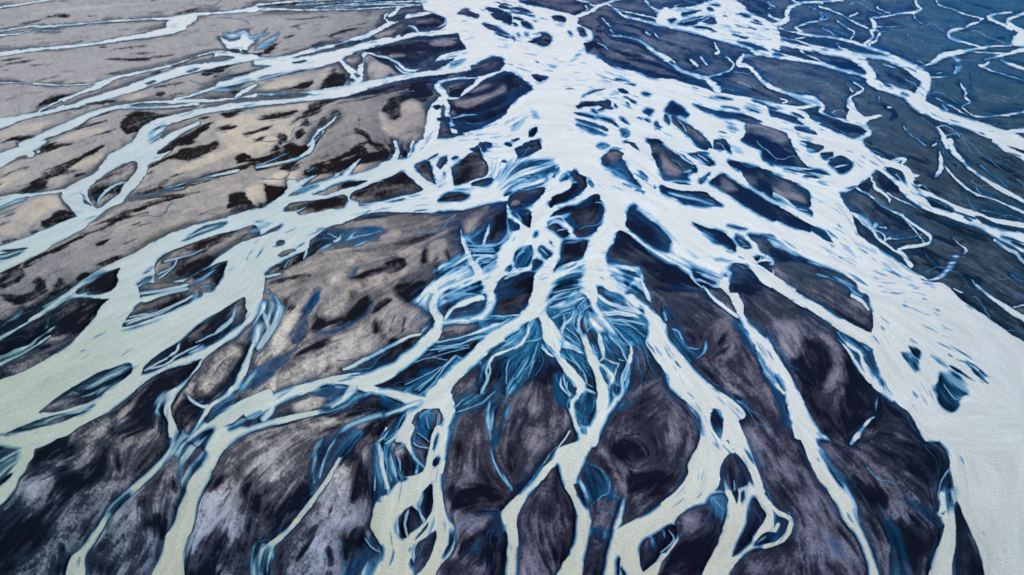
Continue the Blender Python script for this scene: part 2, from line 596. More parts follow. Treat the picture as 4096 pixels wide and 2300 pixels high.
t 229,102,1.5 232,90,2.5 233,84,2
e 216,106,2 225,107 240,108
e 218,117,4 220,110
e 226,118,4 235,115 241,113
e 228,126,3 240,120
t 222,125,2 224,116,1.5 230,113,1.5 240,112
t 214,108,4 216,118,5 222,125,7 226,135,9
e 250,128,2 257,125
i 182,150 190,138 200,135 205,128 213,122 221,122 221,128 212,134 200,140 192,150
v 190,144,3 205,136,3 218,126
i 240,150 247,135 262,130 262,150
#21
P -5,-5 60,-5 128,-5 195,-5 262,-5 262,40 262,80 262,144.3 195,144.3 128,144.3 60,144.3 -5,144.3 -5,80 -5,40
i 2,5 10,2 20,0 28,-2 29,4 25,8 15,13 5,17 2,20 5,12
i 86,2 90,0 97,2 92,4
i 115,-2 122,-2 127,4 129,8 123,4
i 91,22 91,14 95,9 100,6 108,7 113,10 111,13 113,19 118,27 124,35 129,42 129,44.5 122,42 112,35 100,29 93,25
v 87,16,3 90,22,3 100,28,3
v 110,35,3 128,44,2
i 136,-3 150,-3 160,5 170,10 180,17 186,24 186,28 180,30 176,33 178,37 165,36 152,36 150,30 145,20 141,12 140,5
t 152,0,1 165,9,1.5 175,16 182,21
v 172,30,3 184,24,3
e 163,39,2 180,41
i 178,10 185,9 195,12 203,17 204,20 198,23 193,21 188,17 182,13
v 182,12,2 195,21,3
t 187,11,1 198,18
e 187,8,1.5 197,10
i 188,37 192,33 200,29 198,33 193,38 190,41
v 189,38,2 197,31
i 149,41 158,44 170,47 185,47 197,49 200,53 208,58 212,63 206,63 190,63 172,60 162,54 150,49
V 158,50 175,52 205,60 200,62 185,60 170,56
e 113,40,1.5 120,44
e 125,47,1.5 133,49
e 129,28,2 136,37
v 129,28,3 136,37
e 143,42,1.5 145,46
i 190,-3 197,-3 202,4.5 192,3
i 203,-4 215,-2 220,4 220,9 213,6 206,3
v 222,3,5 232,10
i 217,17 222,16 235,20 250,24 262,29 262,53 258,52 250,48 243,44 235,36 230,28 224,24 219,22
v 220,20,3 228,28,3
i 235,-5 262,-5 262,9 252,7 245,3
i 251,11 258,14 262,16 262,22 255,17
i 199,40 200,36 207,32 213,30 217,33 225,38 235,44 245,50 257,58 265,64 265,78 250,72 240,66 230,60 222,54 212,48 205,43
l 213,40,5 222,46,3
v 215,33,3 228,40,3
V 0,18 40,16 45,22 35,35 30,44 0,48 -15,45 -15,35
e 13,24,2 20,19,3 30,18,4 41,18
e 15,26,1 35,22,2
e 2,35,2 10,33,3 20,32
e -3,41,3 10,38,4 18,40
e 16,38,2 25,35,3
e 33,37,3 36,34
i 41,35 42,28 45,25 48,24 47,28 43,33
i 0,50 5,47 15,46 25,44 33,44 34,47 30,52 22,60 15,63 8,68 0,67 -5,60
l 0,62,4 8,60
i 37,64 37,60 42,52 52,48 58,44 62,36 58,35 60,28 63,26 68,30 74,34 76,41 72,47 65,53 55,58 45,61 39,65
i 48,36 54,29 60,28 58,34 50,38
v 49,36,3 56,30,3 60,36,3 70,46,2
e 77,36,3 82,42
i 38,74 45,67 55,63 65,62 72,58 78,53 84,50 88,51 89,56 92,60 93,66 92,73 88,82 83,89 75,93 68,94 63,92 62,87 57,80 53,76 58,72 45,72
i 35,84 38,78 45,75 50,76 50,83 55,87 58,92 52,95 42,88
t 53,76,1.5 55,82,2 60,90,2 65,96,2
t 38,75,1 58,70.5,1
t 45,88,1 53,86
v 36,83,3 45,78,4 60,86,4
i 0,68 5,66 15,66 20,72 19,82 17,85 10,80 4,74
v 4,70,3 12,78,4 16,70,3
i -5,75 2,78 7,82 7,86 0,88
e 23,93,2 25,89
e 38,98,1.5 41,102
i 49,109 50,102 53,97 65,97 76,98 75,105 72,113 65,117 57,120 48,124 42,129 44,122 49,116
e 50,127,2 58,124 65,120
v 52,101,3 70,98,2
i 3,125 4,114 8,108 14,103 20,102 20,110 16,118 8,126
i 27,106 30,103 36,107 40,111 35,116 30,111
i 20,124 21,117 25,116 31,119 27,124 20,128
v 6,122,4 16,106,3
v 28,105,2 36,113,3
V 44,128 60,124 72,115 70,125 67,135 62,146 43,146 43,135
i -5,132 5,130 15,128 22,130 22,138 20,150 -5,150
i 114,82 115,72 118,64 123,61 128,66 135,72 140,77 146,80 150,86 157,92 160,98 162,106 164,108 155,109 145,106 138,102 132,98 125,92 120,88
V 126,64 135,66 148,78 160,90 170,102 165,104 158,92 148,82 135,74
i 105,90 108,87 112,88 118,91 125,96 132,103 140,110 150,117 158,121 165,122 172,128 180,134 192,150 133,150 133,136 130,128 128,124 115,123 105,122 97,121 96,113 98,105 103,100
v 122,92,4 135,103,5 150,112,6 162,118,6 172,124,5
V 97,121 110,123 128,126 131,140 133,148 115,148 100,130
e 102,133,3 108,135,5 111,140
e 125,130,5 130,130
i 115,150 120,140 130,140 130,150
v 118,145,4 128,142,4
i 180,78 187,80 195,84 205,86 215,90 220,95 225,102 226,108 220,106 213,102 210,101 203,99 195,92 188,86
v 183,82,3 195,90,7 207,98,5
e 217,82,1.5 235,86
i 224,94 230,93 238,99 240,104 236,107 230,103
v 227,96,2 236,103,3
i 237,92 245,92 262,94 262,112 250,106 246,100
i 243,114 247,112 250,115 247,119
e 250,116,2 255,113
V 163,95 175,110 200,115 222,118 215,128 205,140 195,142 180,128 165,115 158,108
e 205,117,2 222,118,3
e 192,123,2 200,127
e 205,128,3 215,133
e 204,130,1.5 212,135
i 180,128 190,128 193,133 185,136
v 180,128,3 192,132
e 185,138,4 205,148
v 190,143,3 205,148
i 215,124 225,120 235,122 240,125 245,132 250,138 262,146 262,150 219,150 219,140 221,130
i 247,120 255,118 262,120 262,130 253,125
#31
P -5,-5 95,-5 98,2 104,7 110,12 115,16 112,24 104,32 100,35 90,42 85,46 73,50 75,56 78,62 84,70 87,80 92,92 105,101 125,114 145,127 165,139 178,150 94,150 88,140 80,134 65,127 50,122 35,115 20,107 10,98 0,92 -5,90
i -5,-5 22,-5 25,3 30,10 35,17 39,22 43,25 30,24 15,22 5,20 -5,16
i 30,-3 38,0 40,6 46,9 52,8 56,5 57,2 48,0 40,-3
v 33,0,3 45,6,4 54,4,3
i 52,10 58,8 66,8 66,12 63,15 57,16
i 61,20 64,16 70,12 74,11 78,13 83,17 85,21 83,26 73,30 68,26
t 67,24,1.5 80,21,1.5
t 58,17,1.2 64,13
i 17,25 30,26 40,26 50,26 58,29 63,32 55,31 45,29 38,29 30,29
e 36,32,2 45,33,3 53,35
v 20,24,2 35,28,2 55,32,2
i -5,26 5,30 15,34 28,39 37,44 41,47 42,52 44,60 43,64 38,65 28,63 20,57 10,51 0,47 -5,46
t 30,41,.6 40,46,.8
v -3,51,4 10,57,4 25,64,4
i 28,64 35,64 42,66 45,72 38,69
t 28,65,1 40,67
i -5,60 5,61 15,65 25,71 33,76 39,79 43,83 43,89 35,87 20,82 8,77 -5,73
i 41,81 48,84 57,88 61,93 66,100 58,97 48,91 44,87
v 0,96,5 15,105,5 30,113,4
v 40,119,3 55,124,2
c -5,128,4 5,135,5 15,141,5 25,148,6
c 0,113,3 3,120,6 -3,124
v 50,132,4 70,138,6 85,145,8
c 108,18,14 118,27,9 130,38,9 140,47,10 150,55,12 165,64,9 180,70,8 200,77,7 215,82,9 235,92,12 250,100,10 270,112,10
c 115,18,8 130,23,7 140,29,9 143,38,10 145,47,10 160,53,10 175,58,5 190,65,6 210,72,6 225,77,5 245,80,5 270,84,6
c 220,85,8 240,90,10 270,99,10
c 228,97,3 240,105,4 250,110 254,116 266,126,5
i 117,23 125,24 135,28 135,36 130,36 122,30
i 109,30 112,29 120,33 127,40 132,44 131,52 125,50 118,46 113,42 109,35
i 159,55 165,54 175,58 185,64 188,68 183,70 175,67 165,63
t 170,65,1 187,71
i 208,73 215,73 225,78 235,82 250,86 257,88 245,88 230,84 215,79
e 197,74,2 205,78
e 235,93,1.5 257,100
e 245,98,3 262,106
e 147,36,3 149,42
c 104,34,2 107,40,2.5 108,44,3 115,49,3 122,55,2 122,60,1
c 120,49,1.5 130,55 140,60 150,65,1
c 88,43,1.5 95,48 103,52 112,60,2 122,66 135,72,2.5 145,80 155,87 163,93,3 163,98,3 155,102,2.5 140,104,3 131,107,3 136,112,5 141,119,5 144,123,4
v 75,48,4 90,42,2
c 135,74,1 145,84 153,94,1.5 157,99,1
d 90,42,4 98,44,8 104,42,4
c 84,69,1.5 90,73,3 97,80,3 105,87,3 110,95,2.5 118,101,2 130,109,1.5 138,116,2
v 105,86,4 110,80,4 112,74,3
v 92,72,5 103,82,5
c 108,87,1.5 117,92 117,97
c 112,84,1.2 119,85
c 116,98,1.2 122,95,1 130,92,.8
c 122,96,.8 145,94,.5 155,91
d 88,80,2 92,94,4 105,104,4 130,119,4 145,129
c 173,8,1 174,17,4 174,25,5 169,32,3
c 178,22,1.5 184,30,2 192,38 200,45 210,51,1.5 225,55 240,61,2 266,73,2.5
c 183,-2,7 187,8,5 195,16,4 200,22,3 210,30,3 222,38,3 235,46,5 250,54,4 266,62,5
c 214,22,2 222,29,1.5 235,38 240,43,2
c 228,-3,6 240,4,7 250,9,6 266,18,6
i 240,2 250,4 262,9 262,12 250,7
e 240,8,2 255,13
c 124,16,1 132,15,4 138,16,3 135,20,1.5
c 122,17,1 132,18
c 147,32,3 152,32,1
c 150,43,1 153,42
c 166,2,1.5 169,0
c 96,0,3 98,3,1
c 186,95,1 195,103 199,107,2 197,110,2
v 197,110,2 188,115,6 184,122,7 180,129,5 170,135,3 162,137,1
c 178,131,2 170,135,2 162,137,1
v 204,138,3 214,148,3
c 245,132,1 257,139
c 215,67,.7 230,70 240,74
d 105,5,4 118,12,6 130,15
d 130,10,4 160,20,5
d 170,5,3 180,15 190,25
d 140,105,8 160,115,12 175,130,10
d 150,70,4 190,85,6 220,97
d 200,10,3 257,35
d 215,15,2 257,45
d 215,110,3 257,135
d 160,90,5 185,100,6 195,100
d 190,130,5 215,140,8
d 100,57,5 130,80,8 150,92
#02
P 116,-5 113,8 103,18 95,30 85,42 72,55 55,67 35,79 15,88 0,93 -15,98 -15,165 65,150 80,140 95,132 110,125 125,114 138,102 147,94 160,86 175,80 190,77 200,72 203,71 198,80 190,90 180,98 170,106 167,115 165,125 169,135 170,150 177,150 176,138 173,128 172,118 178,108 185,100 192,90 200,80 208,70 215,64 225,57 240,48 252,36 262,20 262,-5
i 246,10 247,17 243,23 247,28 245,35 235,42 225,50 215,56 205,62 190,68 175,74 160,82 148,86 142,87 145,80 155,70 170,60 185,52 200,40 215,28 230,18
t 235,29,2 230,36,3 220,44,2 208,50,1.5 197,55,1
t 200,58,1.5 180,68,2 165,78,2 150,82,2
t 181,56,2 176,65,3 170,70,2
v 190,66,4 215,56,3 235,45,3
v 240,20,5 235,30,4 245,28,3
t 145,84,2 155,78 170,70
i 138,-5 190,-5 190,2 170,7 150,9 141,11 140,5
t 140,6,3 155,4 175,1 190,-3
t 142,14,4 160,8,4 180,3,3 190,1,3
v 190,3,5 215,0,5
i 131,26 140,20 155,13 170,9 185,5 198,4 205,7 195,12 180,20 165,26 150,32 135,37 122,39.5 125,34
t 127,37,1.5 140,32,2 155,28 165,24,1.5 180,17,1 197,7
t 130,30,1.5 150,26
v 195,12,6 200,6,5
v 122,43,3 135,40,3 150,36,4 165,30,4
i 132,77 125,77 115,80 100,85 85,93 70,102 58,110 48,118 39,126 50,127 65,123 85,117 100,110 112,100 125,92 133,85
v 132,80,6 122,86,9 110,92,7 95,98,5 80,103,4
v 125,88,5 110,97,5 98,108,4
v 70,105,2 85,110,3 100,104
v 60,118,2 75,112
t 40,127,3 55,127 70,123 88,117,2
i 25,138 40,132 60,128 80,125 95,118 85,125 70,133 50,138 30,143 5,150 8,145
v 20,142,4 50,134 90,122
c 78,1,3 68,7,4 60,13,3 50,20 35,30 20,40 0,50
v 75,2,6 62,10,6 45,20,4
v 90,5,3 60,15
c 0,72,4 15,65,4 30,58,2.5 40,50,1.5 55,40
v -5,76,5 20,63,4
v 50,33,3 45,45 30,52
v 10,35,4 25,25
D -5,32 20,20 60,5 118,-5 112,8 100,20 85,40 60,45 35,60 -5,72
d 3,9,5 15,14,6 30,15,7 42,10,6 40,-2
L -5,10 10,15 20,20 8,30 -5,33
l 45,58,5 60,50,6 72,48,4
l 5,85,8 30,78,8 50,68,5
d 30,60,3 55,60 70,52
D 125,130 140,105 165,85 190,78 200,73 185,95 165,110 155,122 160,135 165,150 110,150 115,135
D 192,100 200,88 215,68 235,55 250,58 252,68 247,85 237,100 220,112 205,118 195,110
L 208,105 213,88 222,68 235,58 245,62 238,78 228,92 217,103
D 180,110 190,112 205,120 205,130 190,140 178,140
t 187,108,2 195,115,3 205,120,3 210,118
c 257,48,4 253,62,4 248,75,6 243,88,8 238,98,7 228,108,6 215,117,4 207,126,5 200,138,4 192,150,4
c 270,108,12 245,120,13 230,130,14 215,140,14 200,152,14
B 212,130 218,118 230,110 238,103 235,115 225,125 214,132
v 257,85,5 250,95,5 240,108
e 230,143,4 262,126
v 230,143,4 262,126
L 75,150 90,135 105,128 108,150
v 262,40,8 250,55,6
v 172,105,8 162,115,7 158,125,4 163,132,3
#12
P -5,-5 8,-5 6,5 5,12 10,25 3,27 -5,30
V 5,15 20,15 28,20 25,35 18,45 15,55 5,60 -2,60 -2,30
t 8,25,4 12,42,4 8,52,5 2,62,5
t 23,22,4 20,33,5 14,45,6 6,56,5
v 12,5,5 25,18
L 15,55 25,40 35,28 48,15 55,5 50,20 40,40 35,55 25,65 15,68
D 20,12 35,12 35,22 30,30 27,25
B 60,4 65,2 66,3 60,18 55,30 52,42 46,55 42,65 35,75 22,88 10,97 -3,105 -3,82 15,72 28,64 36,58 35,48 42,38 48,25 55,12
D 70,34 90,30 100,22 105,12 117,10 110,22 100,32 85,38 72,42 58,43 60,30
B 118,10 119,18 112,28 100,36 85,45 70,50 60,52 62,47 80,42 95,35 107,27 114,16
L 68,28 72,20 82,10 92,5 95,12 92,22 82,28 72,31
d 95,10,5 103,6
L 90,3 100,-2 106,0 104,5
D 137,0 168,-5 165,8 155,17 145,12
L -3,108 20,92 45,72 60,62 80,52 100,42 115,30 120,40 125,50 130,58 110,68 88,78 75,87 50,95 25,105 -3,113
L 120,22 130,15 140,12 150,18 162,20 170,28 175,33 168,42 155,48 140,53 130,52 125,40 120,30
d 118,26,4 125,18 135,14
d 120,36,5 121,48,6
d 133,55,4 140,52
d 70,85,4 77,77
d 40,70,6 60,60,5 80,50
d 135,45,1 140,30 
d 148,45,1 150,32
L 3,62 15,66 30,62 38,60 28,66 15,72 3,78
c 205,-4,4 188,4,6 180,10,7 178,20,8 182,28,8 185,35,9 180,45,12 172,55,13 160,66,14 145,76,15 130,86,16 115,92,15 100,93,13 80,93,8 65,97,9 45,103,11 25,110,13 10,118,14 -5,125,15
V 157,15 168,5 175,-3 178,5 175,15 172,23 165,20
v 178,-2,5 170,8,7 168,17,5
c 165,47,1.5 150,51,2.5 138,58,4 125,65,5 110,73,5 95,80,3 88,82,2
i 92,84 100,83 115,77 130,68 140,60 155,52 163,49 165,51 155,58 145,68 140,74 125,79 110,84 98,86
v 95,83,3 110,76,4 130,66,4 140,60,2
L 130,70 140,62 150,57 147,66 138,73
d 172,40,4 178,33,5
t 172,39,1.5 165,46
c 187,35,7 200,34,7 215,32,8 228,28,9 235,20,10 237,10,11 236,-5,12
c 190,33,5 193,27,4 198,20,4 208,17,4 218,13,5 228,10,6
V 185,8 195,3 215,0 225,-2 227,8 215,13 200,18 193,25 188,26 183,18
v 215,3,6 224,5,6
e 190,15,4 200,8
e 193,20,3 205,12
c 270,34,14 245,48,14 232,58,14 220,70,14 205,82,15 195,92,15 187,103,16 180,110,18
c 105,96,14 120,104,8 135,106,9 148,110,10 160,114,11 172,116,12 182,114,16 190,112,16
c 188,112,18 192,120,16 194,128,12 191,138,10 190,150,9
v 165,114,8 155,119,8 140,124,6 125,130,6 110,135,5 95,140,5 82,148,5
t 165,115,5 150,121,3 130,128,2
c 170,116,9 160,122,9 153,132,9 148,142,10 146,152,12
v 100,97,12 95,105,10 88,113,9 80,119,8 65,124,5
t 100,97,8 93,106,5 86,114,3 75,121,2
c 70,124,3 55,127,5 40,130,6 20,135,7 -5,142,7
c 20,112,6 15,124,7 8,132,8
B 55,105 70,96 85,100 92,103 85,110 75,114 65,112
v 60,106,5 72,100,4 90,102,3
v 115,106,4 100,114,5 85,122,4 65,125,4
D 12,131 20,118 30,112 50,110 40,120 37,128
L 38,120 50,113 62,115 62,122 40,127
D 60,128 90,120 100,112 110,107 120,106 130,115 140,120 125,128 100,132 75,132
B 140,119 128,119 125,111 120,107 130,110
l 55,141,5 80,137,6 105,132,3
d 0,143,3 30,136,4 60,128
D 115,101 130,90 150,78 170,65 176,62 170,75 185,78 200,70 208,68 205,80 190,92 180,103 165,110 155,110 148,104 140,102
B 148,104 165,88 180,82 190,72 200,68 207,70 200,80 188,92 180,102 170,110 160,112 152,107
t 160,103,.8 175,92,1 190,78,1 200,68
t 150,98,.6 170,88,.8 186,80
t 165,108,.7 180,96,.8 195,84
t 178,55,1 200,52 215,47,1.5 230,41,2 245,37,1.5 257,30,1
t 176,59,.8 205,57 220,50,1 235,48
t 175,63,.6 190,61 210,60
t 172,72,.6 190,66 215,60
v 220,45,5 240,40,5
v 225,33,3 245,31,3 257,28
L 195,107 205,95 220,88 225,92 222,102 210,110 198,114 192,112
v 225,75,3 232,85,5 230,98,5 222,110,4 205,118,4
t 257,63,2 240,68,2.5 235,75,2.5 236,85,1.5 232,95,2.5 228,105,2
v 200,120,3 215,112,4 230,106,3
v 262,50,4 245,63,3
B 162,150 165,130 178,122 180,128 175,135 170,150
L 180,123 186,128 184,140 178,148
D 105,150 120,135 150,124 148,132 138,150
t 183,128,.8 181,148
v 165,125,2 168,140,2
t 203,125,.8 225,117 240,105
v 235,150,4 240,130,4 248,115,4 262,98,4
v 245,150,3 255,120,3
#22
P 20,-5 41,-5 36,22 38,30 48,45 49,58 47,66 43,68 38,60 31,52 30,40 26,30 15,40 0,48 -8,50 -8,36 5,28 15,18 20,5
c 40,58,8 46,68,6 52,76,7 60,86,9 67,95,9 70,102,9 65,110,7 60,118,7 63,130,6 66,140,6 70,152,7
P 88,-5 114,-5 125,8 135,16 145,25 155,37 158,50 165,60 175,72 185,83 195,93 205,102 215,108 223,114 227,118 234,126 233,131 227,135 229,152 192,152 190,135 185,125 175,115 165,108 158,100 155,90 150,80 143,70 137,60 134,53 136,45 135,35 131,28 122,22 115,14 108,8 95,3
i 203,122 208,124 211,128 213,133 212,142 209,152 204,146 200,138 199,130
v 202,122,2 208,126,3 212,132,2
c 75,-5,22 80,5,12 82,15,9 86,24,8 92,32,7 98,40,6 102,47,3
V 42,0 65,-5 72,5 65,15 55,20 36,22
V 88,8 95,10 115,20 125,22 132,28 134,35 125,30 100,28 90,22
t 88,10,3 100,17,2.5 115,22,3 130,26,4
t 92,27,2 110,27 130,30
t 98,33,1 120,35 135,38
t 108,33,.8 122,40 134,50
t 114,12,2 120,20 128,24,3
B 92,28 110,28 133,32 134,45 133,55 125,58 118,56 110,45 102,38
v 100,32,3 130,34,3
t 104,40,.8 112,50 119,58
c 79,18,3 73,22,4 66,32,6 66,40,5 71,48,6 76,62,7 80,72,9 86,82,10 90,92,11 92,105,13 92,118,14 90,130,15 82,146,14 80,154,14
c 112,103,5 106,110,7 100,120,8 92,130,8
c 119,58,1.5 120,66,3 117,76,3 113,85,3 111,95,4 112,103,6 107,112,7
v 118,78,5 115,90,5 115,100,6
t 62,22,1.5 60,30 53,36,2 51,43
t 52,27,1 54,35
t 40,31,.8 52,24 62,20
V 48,42 60,50 70,62 72,67 55,62 49,58
t 49,57,1.5 60,62 72,67,2
B 37,23 60,19 65,16 68,10 74,8 76,15 70,22 64,32 64,42 68,50 72,62 60,52 52,45 48,38 40,30
t 66,18,1 69,25
V 78,25 88,32 100,42 102,48 95,45 85,48 78,42 75,45 70,48 70,38 74,30
e 70,36,3 72,44
i 76,42 80,42 86,48 88,52 82,60 78,58 75,50
e 83,38,2 86,43
e 77,24,3 78,28
t 88,45,2 88,55,3 91,65,4 92,70,3 88,74,1.5
t 92,70,1 100,75 107,77,1.5 105,82,1 103,88,1.5 102,95,2
B 90,48 95,47 100,52 103,62 100,70 93,66 90,57
v 97,47,4 105,55,5 112,63,7 116,70,4
t 98,48,2 108,60,1.5 116,74,1.5
c 90,78,2 95,85,4 98,92,5 99,100,5 103,108,6
e 88,78,3 96,96
B 92,72 105,76 103,88 97,84
B 80,58 88,65 90,70 85,68
D 48,65 60,65 72,68 73,80 78,85 82,92 82,100 75,100 70,90 60,80 50,70
B 48,64 60,66 72,70 70,78 60,74
t 62,75,.8 72,85 75,95
B -3,60 20,58 30,55 28,62 22,70 18,82 5,100 -3,108
B 0,50 18,36 28,33 30,50 30,56 0,64
v 18,35,2 17,45,3 10,54,3 -3,62,3
v 25,40,5 28,52,4
t 26,56,.8 22,70 15,82 5,96
v 20,60,2 12,80,3 -2,98,3
v 25,58,2 21,76,2 16,92,2
t 30,60,1.5 36,66,2 42,70,3
D 0,48 10,40 16,38 15,48 5,54
D 18,90 25,65 32,64 40,70 50,80 50,84 42,90 38,98 30,95 20,97
l 50,84,2 42,90 38,97 42,105
B 42,92 52,87 57,92 54,100 56,106 58,110 57,120 50,118 44,110 41,100
v 44,95,4 50,102,5 57,110,4
v 52,90,5 56,94,3
t 52,88,2 53,97,1.5 56,104 60,108,2
t 70,101,2 83,106,1.5
B 70,105 83,106 84,118 80,128 75,138 70,132 66,120
v 72,104,2 82,108,2
D 72,112 80,112 80,122 75,130 70,120
B 70,138 76,142 74,148 70,146
B 107,118 118,112 125,115 115,122 107,125
l 108,117,3 120,108,4 135,95,2
v 97,113,3 92,121,2
B 160,38 170,40 175,50 180,58 190,60 194,58 193,68 185,72 180,75 172,65 163,52
v 162,42,4 168,44,2 172,55,2 180,65,1.5
v 195,55,2 193,66,2.5 182,74,2
t 176,60,.8 188,62
l 190,60,4 198,42,5
l 172,42,4 185,46,5
c 153,25,3 155,32,3
B 122,-3 130,-3 132,5 128,8
v 132,-2,4 136,8,7 140,16,3
L 210,95 215,85 225,82 230,100 225,108 215,103
c 212,-4,8 222,6,9 228,18,9 230,28,6 235,36,8 243,47,11 252,60,14 265,80,17
t 192,-2,2 202,10,3 212,18,4 222,26,4 228,30
B 220,35 230,35 240,50 245,62 255,75 264,92 264,104 250,85 240,65 230,50
B 235,30 245,38 257,48 250,46
v 246,66,4 254,84,5 264,96,4
v 228,115,4 234,120 236,126,3
v 175,118,3 185,130,4 192,148,4
d 190,80,3 205,95,4 215,108
d 223,110,3 240,120,4
L 205,40 215,30 225,45 230,60 220,75 205,80 195,75 200,60
d 205,70,4 218,62
d 208,58,3 215,48
#32
P 95,-5 172,-5 185,3 195,13 210,23 230,37 245,48 262,60 262,155 160,155 148,135 140,125 130,118 119,106 116,98 112,88 108,75 106,65 104,50 106,38 105,27 102,18 100,8 97,0
c 2,-7,8 20,5,9 35,14,10 50,22,10 65,32,11 80,41,11 95,49,11 103,56,8
P 70,44 105,46 106,62 100,58 90,53 80,46
c 70,45,2 80,57,2.5 92,65,3 95,75,4 100,85,6 107,95,7 115,104,7 125,112,6
c 71,52,1.5 82,65,2 88,75 95,86,3 103,95
B 72,44 82,50 95,58 106,63 108,75 113,90 117,100 108,92 100,80 95,70 92,62 80,55
v 95,58,3 104,64,4
D 80,48 92,55 105,64 106,68 95,62
B 80,59 90,62 94,70 92,72 85,67
B 87,73 93,76 96,84 95,86 90,80
c 85,8,4 95,14,4 101,22,3
B 78,-3 95,0 101,9 96,9 85,2
v 76,-3,3 85,4,4 95,9,3
l 80,15,4 95,20,4 104,27,3
P -3,50 0,50 6,62 13,75 20,85 27,97 33,108 38,120 45,132 55,152 28,152 24,140 20,125 18,108 15,98 10,88 5,75 -3,65
B -3,72 6,72 10,85 16,98 18,104 10,97 -3,84
c -3,85,3 8,97,3 16,106,3
B -3,90 10,100 18,108 20,125 24,142 15,140 10,120 3,105
D 33,55 45,52 55,58 62,68 64,80 58,92 45,98 35,95 25,85 24,76 33,66
L 5,35 20,38 30,45 33,55 32,66 22,72 15,70 10,55
L 50,47 62,50 72,60 75,80 72,95 65,105 58,118 48,118 55,108 65,92 65,75 60,60
D 70,120 75,100 78,75 85,80 95,90 105,100 110,108 112,125 100,135 80,140
D 105,130 115,112 135,125 150,140 158,155 105,155
v 110,108,3 108,125,2
c 106,130,1 100,136,3 95,142,3 90,150,4
d 105,45,2 85,35 60,20 30,5
v 132,67,2.5 138,77,3 148,88,2
v 143,52,4 150,56,3
e 148,70,2 152,77
v 143,66,3 149,78,2
v 174,92,5 174,108,5 182,118,5 190,112,3
v 200,76,3 218,90,3
v 170,55,2 190,63,3 205,72,2
v 165,68,3 180,80,3
c 210,-2,3 222,8,3 235,17,4 247,25,5 266,36,6
c 247,20,1 257,18,1.5
c 187,1,.8 195,5
d 175,-2,1.5 197,12,2 232,36,2 266,60
#03
P -15,10 0,8 20,6 40,2 50,-5 75,-5 60,5 50,12 40,16 35,18 33,25 28,33 26,40 20,48 16,58 10,66 4,73 -15,85
V -5,18 20,18 18,28 12,38 5,46 -5,55
e -3,55,5 12,42
v 0,4,2 25,2,3 45,0
t 0,30,2 18,20
P 250,-5 262,-5 240,8 232,14 225,20 220,28 215,38 210,50 205,60 200,72 197,85 193,100 188,115 185,130 183,155 150,155 158,132 165,115 168,103 175,92 180,75 186,62 190,50 197,40 203,33 208,22 205,15 212,5 218,-5
c 173,-5,8 177,5,5 175,12,4
c 207,-5,8 195,4,5 182,8,4
V 172,10 180,0 190,4 200,0 215,-2 208,15 205,30 195,38 190,48 185,58 180,50 180,30 175,25 165,32 170,20
v 190,25,8 200,15,8 195,35,6
c 180,5,5 172,20,7 162,32,7 150,44,7 138,55,7 125,66,7 115,76,7 108,85,6 102,95,7 95,105,8 90,113,8 83,122,10 78,132,16 76,152,22
V 108,78 130,62 130,70 118,82 110,92
v 80,128,3 78,150,4
v 183,5,8 172,22,4
D 35,20 45,15 60,10 75,12 85,22 70,30 50,35 40,42 25,45 30,35
D 20,50 40,42 60,40 85,45 95,50 80,62 60,75 40,95 20,115 0,135 0,120 25,95 48,75 54,55 52,43
D 100,10 115,12 110,30 105,42 90,50 92,42 98,33
L 77,20 90,5 100,0 108,5 100,15 98,25 98,32 90,35 88,42 80,40 75,32 80,25
L 118,15 120,30 118,40 125,48 133,45 136,52 128,58 120,62 110,65 100,70 96,71 100,58 108,48 112,38 110,30
L 62,85 75,75 88,62 93,65 88,80 82,90 78,105 70,110 65,115 55,128 50,150 5,150 25,130 45,110 58,98
L 20,58 40,47 54,43 53,55 50,70 40,80 32,78 25,65
d 62,115,6 66,130,8 62,145
L 203,68 212,60 225,50 235,45 240,55 232,68 225,80 215,90 205,100 193,112 190,118 195,95 198,80
L 205,66 214,60 224,52 230,52 222,66 212,82 200,96 196,98
L 225,85 240,80 242,95 245,110 240,130 230,150 210,150 215,130 225,110
D 188,118 200,105 220,92 235,82 240,85 225,105 215,125 210,148 186,150
l 88,112,2 95,95,2 110,70,1.5 115,55
l 146,70,1.5 152,85 155,103
L 102,115 120,100 132,97 128,115 110,130
l 155,108,3 155,125 148,140,2
l 165,110,3 162,125 148,148
d 118,20,3 121,40
D 210,50 225,46 220,55 210,60
D 140,70 155,72 168,95 165,105 155,105 145,90
l 170,42,10 178,60,8 170,88,4
d 174,48,5 178,62
D 240,60 250,55 257,75 250,100 245,85
l 170,20,3 168,35,4 160,38
#13
c 105,2,1 95,15 85,26,2 77,40,3 70,52,4 60,65,5 52,76,5 45,85,5 35,97,5 25,107,6 15,115,7 8,124,9 8,135,10 10,152,11
V -2,118 15,115 18,130 15,150 -2,150
B 70,5 85,-2 107,-3 104,8 95,16 85,25 76,38 68,42 62,48 56,62 56,45 57,30 60,20 65,10
v 68,8,3 60,20,4 58,35,5 58,52,4
v 72,20,2 68,32,3 64,48,3
v 105,2,3 95,15,2 85,25,2
v 85,2,1.5 75,15 70,25
L 35,15 40,8 55,3 66,-3 60,3 50,8 42,14
L 85,35 92,35 93,50 98,60 104,75 108,90 100,95 85,98 82,108 86,125 82,150 33,150 36,125 40,110 48,92 58,82 66,68 74,52
L 74,55 85,38 92,40 95,55 88,70 78,78 70,85 66,75
d 47,112,4 55,102,8 61,96,5
d 73,118,5 78,136,7
d 72,76,4 75,83
d 42,130,2 50,120 60,105
l 42,146,3 55,125,3 68,100
L 82,88 92,78 105,92 85,100
D 95,20 108,25 115,40 112,60 100,65 95,45
D 87,108 105,98 108,112 95,120 90,128
d 35,42,6 20,58,8 12,65
d 34,66,4 25,85,5 22,98
D 40,65 48,58 55,65 45,75 38,75
